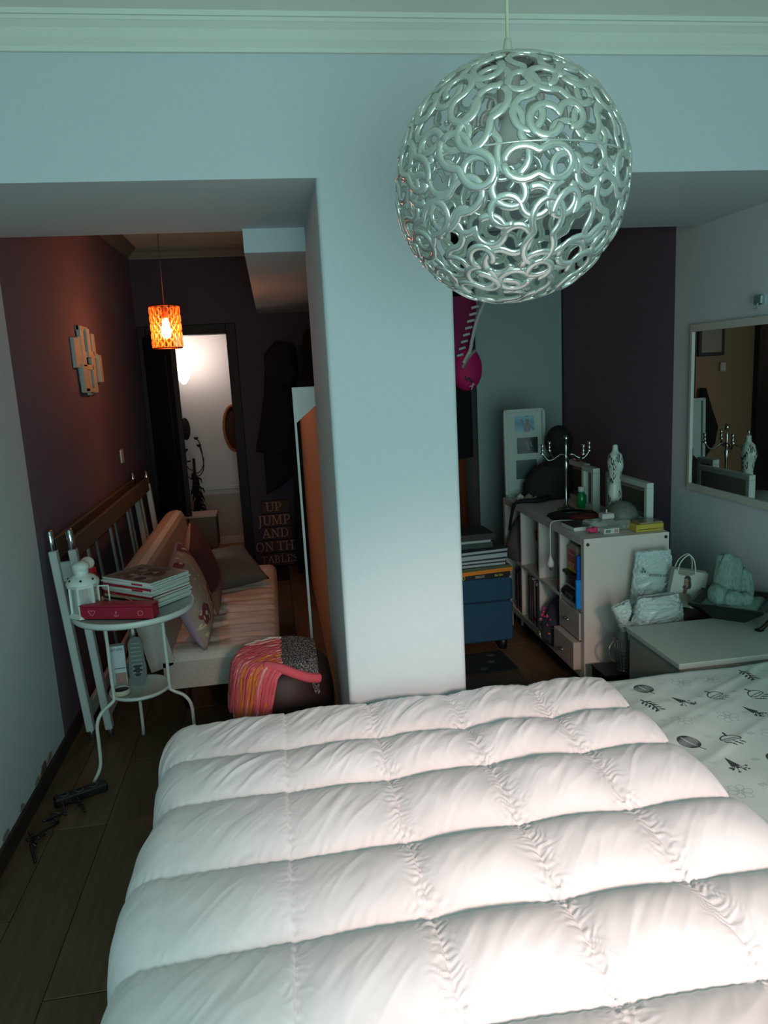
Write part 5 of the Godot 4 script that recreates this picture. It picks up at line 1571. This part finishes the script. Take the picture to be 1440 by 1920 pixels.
# ------------------------------------------------------------------ what stands on the shelf unit
func clutter() -> void:
	var top := 0.7705
	# multi photo frame
	var pf := thing("picture_frame", "tall white multi photo frame leaning on the far wardrobe panel", "picture", Vector3(1.545, top, -4.50))
	var lean := Basis(Vector3.RIGHT, -0.03)
	var frm := mat(rgb(166, 180, 174), 0.5)
	obj("backing", bx(lean * Vector3(0, 0.275, -0.008), Vector3(0.268, 0.55, 0.012), 0.002, lean), frm, pf)
	var fs := S()
	for q in [[0, 0.54, 0.27, 0.02], [0, 0.01, 0.27, 0.02]]:
		box(fs, lean * Vector3(q[0], q[1], 0.004), Vector3(q[2], q[3], 0.022), 0.002, lean)
	for x in [-0.125, 0.125]:
		box(fs, lean * Vector3(x, 0.275, 0.004), Vector3(0.02, 0.55, 0.022), 0.002, lean)
	obj("frame", fin(fs), frm, pf)
	obj("photo", panel_uv(0.125, 0.10), pictured(photo_image(false), 0.4), pf, lean * Vector3(0.005, 0.455, 0.001), lean)
	obj("photo", panel_uv(0.135, 0.10), pictured(photo_image(true), 0.4), pf, lean * Vector3(0.02, 0.32, 0.001), lean)
	obj("photo", panel_uv(0.135, 0.12), mat(rgb(60, 78, 78), 0.4), pf, lean * Vector3(0.01, 0.17, 0.001), lean)
	# dark hat and bag
	var bg := thing("black_bag", "slumped black leather bag topped by rounded crown behind candelabra", "bag", Vector3(1.66, top, -4.37))
	var bk := mat(rgb(10, 13, 12), 0.8)
	obj("body", draped([[Vector3(0.06, 0.26, 0), 0.05, 0.04], [Vector3(0.03, 0.2, 0), 0.12, 0.07], [Vector3(-0.01, 0.1, 0), 0.16, 0.08], [Vector3(-0.01, 0.002, 0), 0.16, 0.085]], 32, 4, 0.05), bk, bg)
	obj("hat_crown", ball(Vector3(0.06, 0.34, -0.01), Vector3(0.085, 0.105, 0.08), 16), bk, bg)
	var strap := thing("black_strap", "black leather strap trailing over the shelf front edge", "strap", Vector3.ZERO)
	var ss := S(true)
	tube(ss, curve([Vector3(1.62, top + 0.02, -4.27), Vector3(1.52, top + 0.018, -4.22), Vector3(1.43, top + 0.016, -4.25), Vector3(1.392, top - 0.01, -4.27), Vector3(1.385, top - 0.09, -4.31), Vector3(1.388, top - 0.18, -4.36)], 8), 0.016, 8, false, 0.008)
	obj("band", fin(ss), bk, strap)
	# shells
	for k in 4:
		var sh := thing("sea_shell", ["pale spiral shell at the shelf's far left corner", "spiky tan shell beside the pale spiral one", "flat brownish shell nearest the black bag", "small cream shell behind the spiky tan one"][k], "shell", Vector3(1.455 + k * 0.05 - (0.08 if k == 3 else 0.0), top, -4.34 - (0.06 if k == 3 else 0.0) + 0.01 * (k % 2)), k * 1.3)
		obj("whorl", lt([Vector2(0, 0), Vector2(0.026, 0.003), Vector2(0.032, 0.014), Vector2(0.022, 0.022), Vector2(0.024, 0.03), Vector2(0.012, 0.038), Vector2(0.0, 0.05)], 14), mat([rgb(190, 186, 176), rgb(150, 128, 104), rgb(140, 116, 104), rgb(186, 176, 160)][k], 0.6), sh)
		for q in 7:
			var a := TAU * q / 7
			obj("spike", tb([Vector3(cos(a) * 0.026, 0.014, sin(a) * 0.026), Vector3(cos(a) * 0.042, 0.026, sin(a) * 0.042)], 0.004, 5), mat(rgb(176, 160, 140), 0.6), sh)
	# candelabra
	var cd := thing("candelabra", "polished silver five-arm candelabra on the shelf unit", "candelabra", Vector3(1.60, top, -3.97))
	var sv := mat(rgb(150, 158, 154), 0.12, 1.0)
	obj("stem", lt([Vector2(0, 0), Vector2(0.05, 0.0), Vector2(0.05, 0.008), Vector2(0.02, 0.02), Vector2(0.008, 0.045), Vector2(0.006, 0.13), Vector2(0.008, 0.22), Vector2(0.012, 0.265), Vector2(0.007, 0.285), Vector2(0.014, 0.3), Vector2(0.006, 0.32), Vector2(0.009, 0.36), Vector2(0.005, 0.385), Vector2(0.013, 0.4), Vector2(0.01, 0.425), Vector2(0, 0.425)], 18), sv, cd)
	for k in 4:
		var a := deg_to_rad([180, 0, 250, 70][k])
		var d := Vector3(cos(a), 0, sin(a))
		obj("arm", tb(Array(curve([Vector3(0, 0.31, 0), d * 0.035 + Vector3(0, 0.315, 0), d * 0.07 + Vector3(0, 0.295, 0), d * 0.105 + Vector3(0, 0.29, 0), d * 0.135 + Vector3(0, 0.325, 0)], 6)), 0.0055, 8), sv, cd)
		obj("candle_cup", lt([Vector2(0, 0), Vector2(0.016, 0.002), Vector2(0.005, 0.012), Vector2(0.009, 0.026), Vector2(0.006, 0.04), Vector2(0.012, 0.056), Vector2(0.0, 0.056)], 14), sv, cd, d * 0.137 + Vector3(0, 0.325, 0))
	# bottle
	var bo := thing("green_bottle", "small green bottle with white cap by the white frame", "bottle", Vector3(1.70, top, -3.99))
	obj("body", lt([Vector2(0, 0), Vector2(0.024, 0), Vector2(0.027, 0.004), Vector2(0.027, 0.072), Vector2(0.016, 0.09), Vector2(0.015, 0.098), Vector2(0, 0.098)], 18), mat(rgb(10, 120, 70), 0.2), bo)
	obj("cap", lt([Vector2(0, 0.095), Vector2(0.02, 0.095), Vector2(0.02, 0.122), Vector2(0, 0.122)], 18), mat(rgb(186, 198, 194), 0.5), bo)
	deep_frame("white box frame standing farthest back beside the green bottle", Vector3(1.762, top, -4.10), 0.34, 0.235, 0.038, 111)
	deep_frame("narrow white box frame between bottle and mannequin figure", Vector3(1.712, top, -3.86), 0.16, 0.24, 0.04, 112)
	deep_frame("large white box frame showing dark picture behind stone jar", Vector3(1.794, top, -3.415), 0.47, 0.215, 0.036, 113)
	# mannequin vase
	var va := thing("mannequin_figure", "white torso figurine patterned with black lace print", "figurine", Vector3(1.715, top, -3.60))
	var vi := Image.create(128, 128, false, Image.FORMAT_RGB8)
	vi.fill(rgb(172, 186, 176))
	for ky in [[14, 62], [80, 122]]:
		for k in 22:
			var c := Vector2(rng.randf() * 128, rng.randf_range(ky[0], ky[1]))
			stroke(vi, arc2(c, 5, 5, rng.randf() * 3, rng.randf() * 3 + 4, 0, 10), 1.6, rgb(18, 22, 20))
			dab(vi, c.x + 9, c.y, 2.5, rgb(18, 22, 20))
	vi.fill_rect(Rect2i(0, 0, 128, 12), rgb(172, 186, 176))
	var vf := func(u: float, v: float) -> Vector3:
		var an := -u * TAU
		var prof := [[0.0, 0.03], [0.06, 0.033], [0.14, 0.036], [0.2, 0.030], [0.24, 0.034], [0.30, 0.041], [0.34, 0.036], [0.365, 0.016], [0.385, 0.013]]
		var y := v * 0.385
		var rr := 0.013
		for k in 8:
			if y <= prof[k + 1][0]:
				var t: float = (y - prof[k][0]) / (prof[k + 1][0] - prof[k][0])
				rr = lerpf(prof[k][1], prof[k + 1][1], t * t * (3 - 2 * t))
				break
		var bust := 0.012 * exp(-pow((y - 0.29) / 0.03, 2.0)) * maxf(0.0, sin(an)) * absf(cos(an * 1.0)) * 2.0
		return Vector3(cos(an) * rr, y, sin(an) * rr * 0.8 + bust)
	var vmesh := grid(32, 50, vf, Vector2(2, -1), true)
	obj("body", vmesh, pictured(vi, 0.35), va)
	obj("neck_cap", ball(Vector3(0, 0.388, 0), Vector3(0.014, 0.01, 0.013), 10), mat(rgb(186, 196, 188), 0.3), va)
	# round jar, boxes, adapters
	var ja := thing("stone_jar", "squat round grey-green jar with knob standing before the frames", "jar", Vector3(1.705, top, -3.50))
	obj("body", lt([Vector2(0, 0), Vector2(0.06, 0), Vector2(0.078, 0.02), Vector2(0.082, 0.05), Vector2(0.066, 0.09), Vector2(0.035, 0.115), Vector2(0.0, 0.12)], 28), grained(rgb(104, 108, 98), rgb(84, 88, 80), 0.5, 0.04, Vector3(6, 6, 6), 121), ja)
	obj("knob", ball(Vector3(0.075, 0.014, 0.03), Vector3(0.014, 0.014, 0.014), 10), mat(rgb(150, 146, 124), 0.4), ja)
	var yb := thing("yellow_box", "flat yellow box with clear top at shelf's near end", "box", Vector3(1.752, top, -3.345), 0.05)
	obj("body", bx(Vector3(0, 0.018, 0), Vector3(0.145, 0.036, 0.085), 0.002), mat(rgb(176, 158, 60), 0.5), yb)
	obj("slot", bx(Vector3(0, 0.012, 0.0455), Vector3(0.13, 0.002, 0.001)), dark, yb)
	obj("lid", bx(Vector3(0.01, 0.04, 0), Vector3(0.12, 0.01, 0.08), 0.003), mat(rgb(130, 122, 100), 0.2), yb)
	var pk := thing("pink_flower_clip", "crumpled pink fabric flower beside small white carton", "flower", Vector3(1.485, top, -3.36))
	for k in 9:
		obj("petal", ball(Vector3(rng.randf_range(-0.02, 0.02), 0.014 + rng.randf() * 0.012, rng.randf_range(-0.015, 0.015)), Vector3(0.016, 0.011, 0.014), 8), mat(rgb(196, 60, 96), 0.9), pk)
	var sb := thing("small_carton", "small white printed carton beside the pink flower", "box", Vector3(1.565, top, -3.34), 0.06)
	obj("body", bx(Vector3(0, 0.013, 0), Vector3(0.08, 0.026, 0.04), 0.001), mat(rgb(186, 190, 182), 0.6), sb)
	obj("print_block", bx(Vector3(-0.018, 0.013, 0.0205), Vector3(0.026, 0.014, 0.001)), mat(rgb(96, 110, 112), 0.6), sb)
	obj("print_block", bx(Vector3(0.024, 0.013, 0.0205), Vector3(0.02, 0.016, 0.001)), mat(rgb(176, 130, 124), 0.6), sb)
	var clear := StandardMaterial3D.new()
	clear.albedo_color = Color(0.8, 0.86, 0.82, 0.22)
	clear.transparency = BaseMaterial3D.TRANSPARENCY_ALPHA
	clear.roughness = 0.08
	var tray := thing("clear_case", "shallow clear plastic case holding green beads by yellow box", "case", Vector3(1.585, top, -3.42))
	obj("shell", bx(Vector3(0, 0.025, 0), Vector3(0.21, 0.048, 0.1), 0.006), clear, tray)
	for k in 12:
		obj("bead", ball(Vector3(0.04 + rng.randf_range(-0.03, 0.05), 0.012, rng.randf_range(-0.03, 0.03)), Vector3(0.009, 0.009, 0.009), 8), mat([rgb(44, 82, 66), rgb(70, 108, 96), rgb(150, 90, 96)][k % 3], 0.4), tray)
	var ad := thing("power_adapter", "white plug adapter on the clear plastic case", "adapter", Vector3(1.595, top + 0.05, -3.44))
	obj("body", bx(Vector3(0, 0.014, 0), Vector3(0.065, 0.028, 0.05), 0.005), mat(rgb(186, 184, 182), 0.4), ad)
	obj("pin", tb([Vector3(0, 0.028, 0), Vector3(0, 0.046, 0)], 0.004, 6), white, ad)
	var nb := thing("notebook", "black-covered notebook with white pages on shelf front edge", "notebook", Vector3(1.465, top, -3.50), 0.05)
	obj("pages", bx(Vector3(0, 0.011, 0), Vector3(0.10, 0.02, 0.15), 0.001), mat(rgb(196, 198, 192), 0.8), nb)
	obj("cover", bx(Vector3(0, 0.0225, 0), Vector3(0.104, 0.003, 0.155), 0.001), mat(rgb(34, 32, 32), 0.4), nb)
	tag(obj("red_pouch", ball(Vector3(1.585, top + 0.016, -3.68), Vector3(0.09, 0.016, 0.05), 12), mat(rgb(96, 22, 20), 0.7)), "flat dark red pouch lying behind the adapter", "pouch")
	tag(obj("black_cloth", draped([[Vector3(1.56, top + 0.03, -3.78), 0.06, 0.06], [Vector3(1.56, top + 0.02, -3.78), 0.12, 0.1], [Vector3(1.56, top + 0.001, -3.78), 0.14, 0.12]], 26, 5, 0.06, 1.0), mat(rgb(12, 12, 12), 0.95)), "crumpled black cloth lying round the candelabra's front", "cloth")
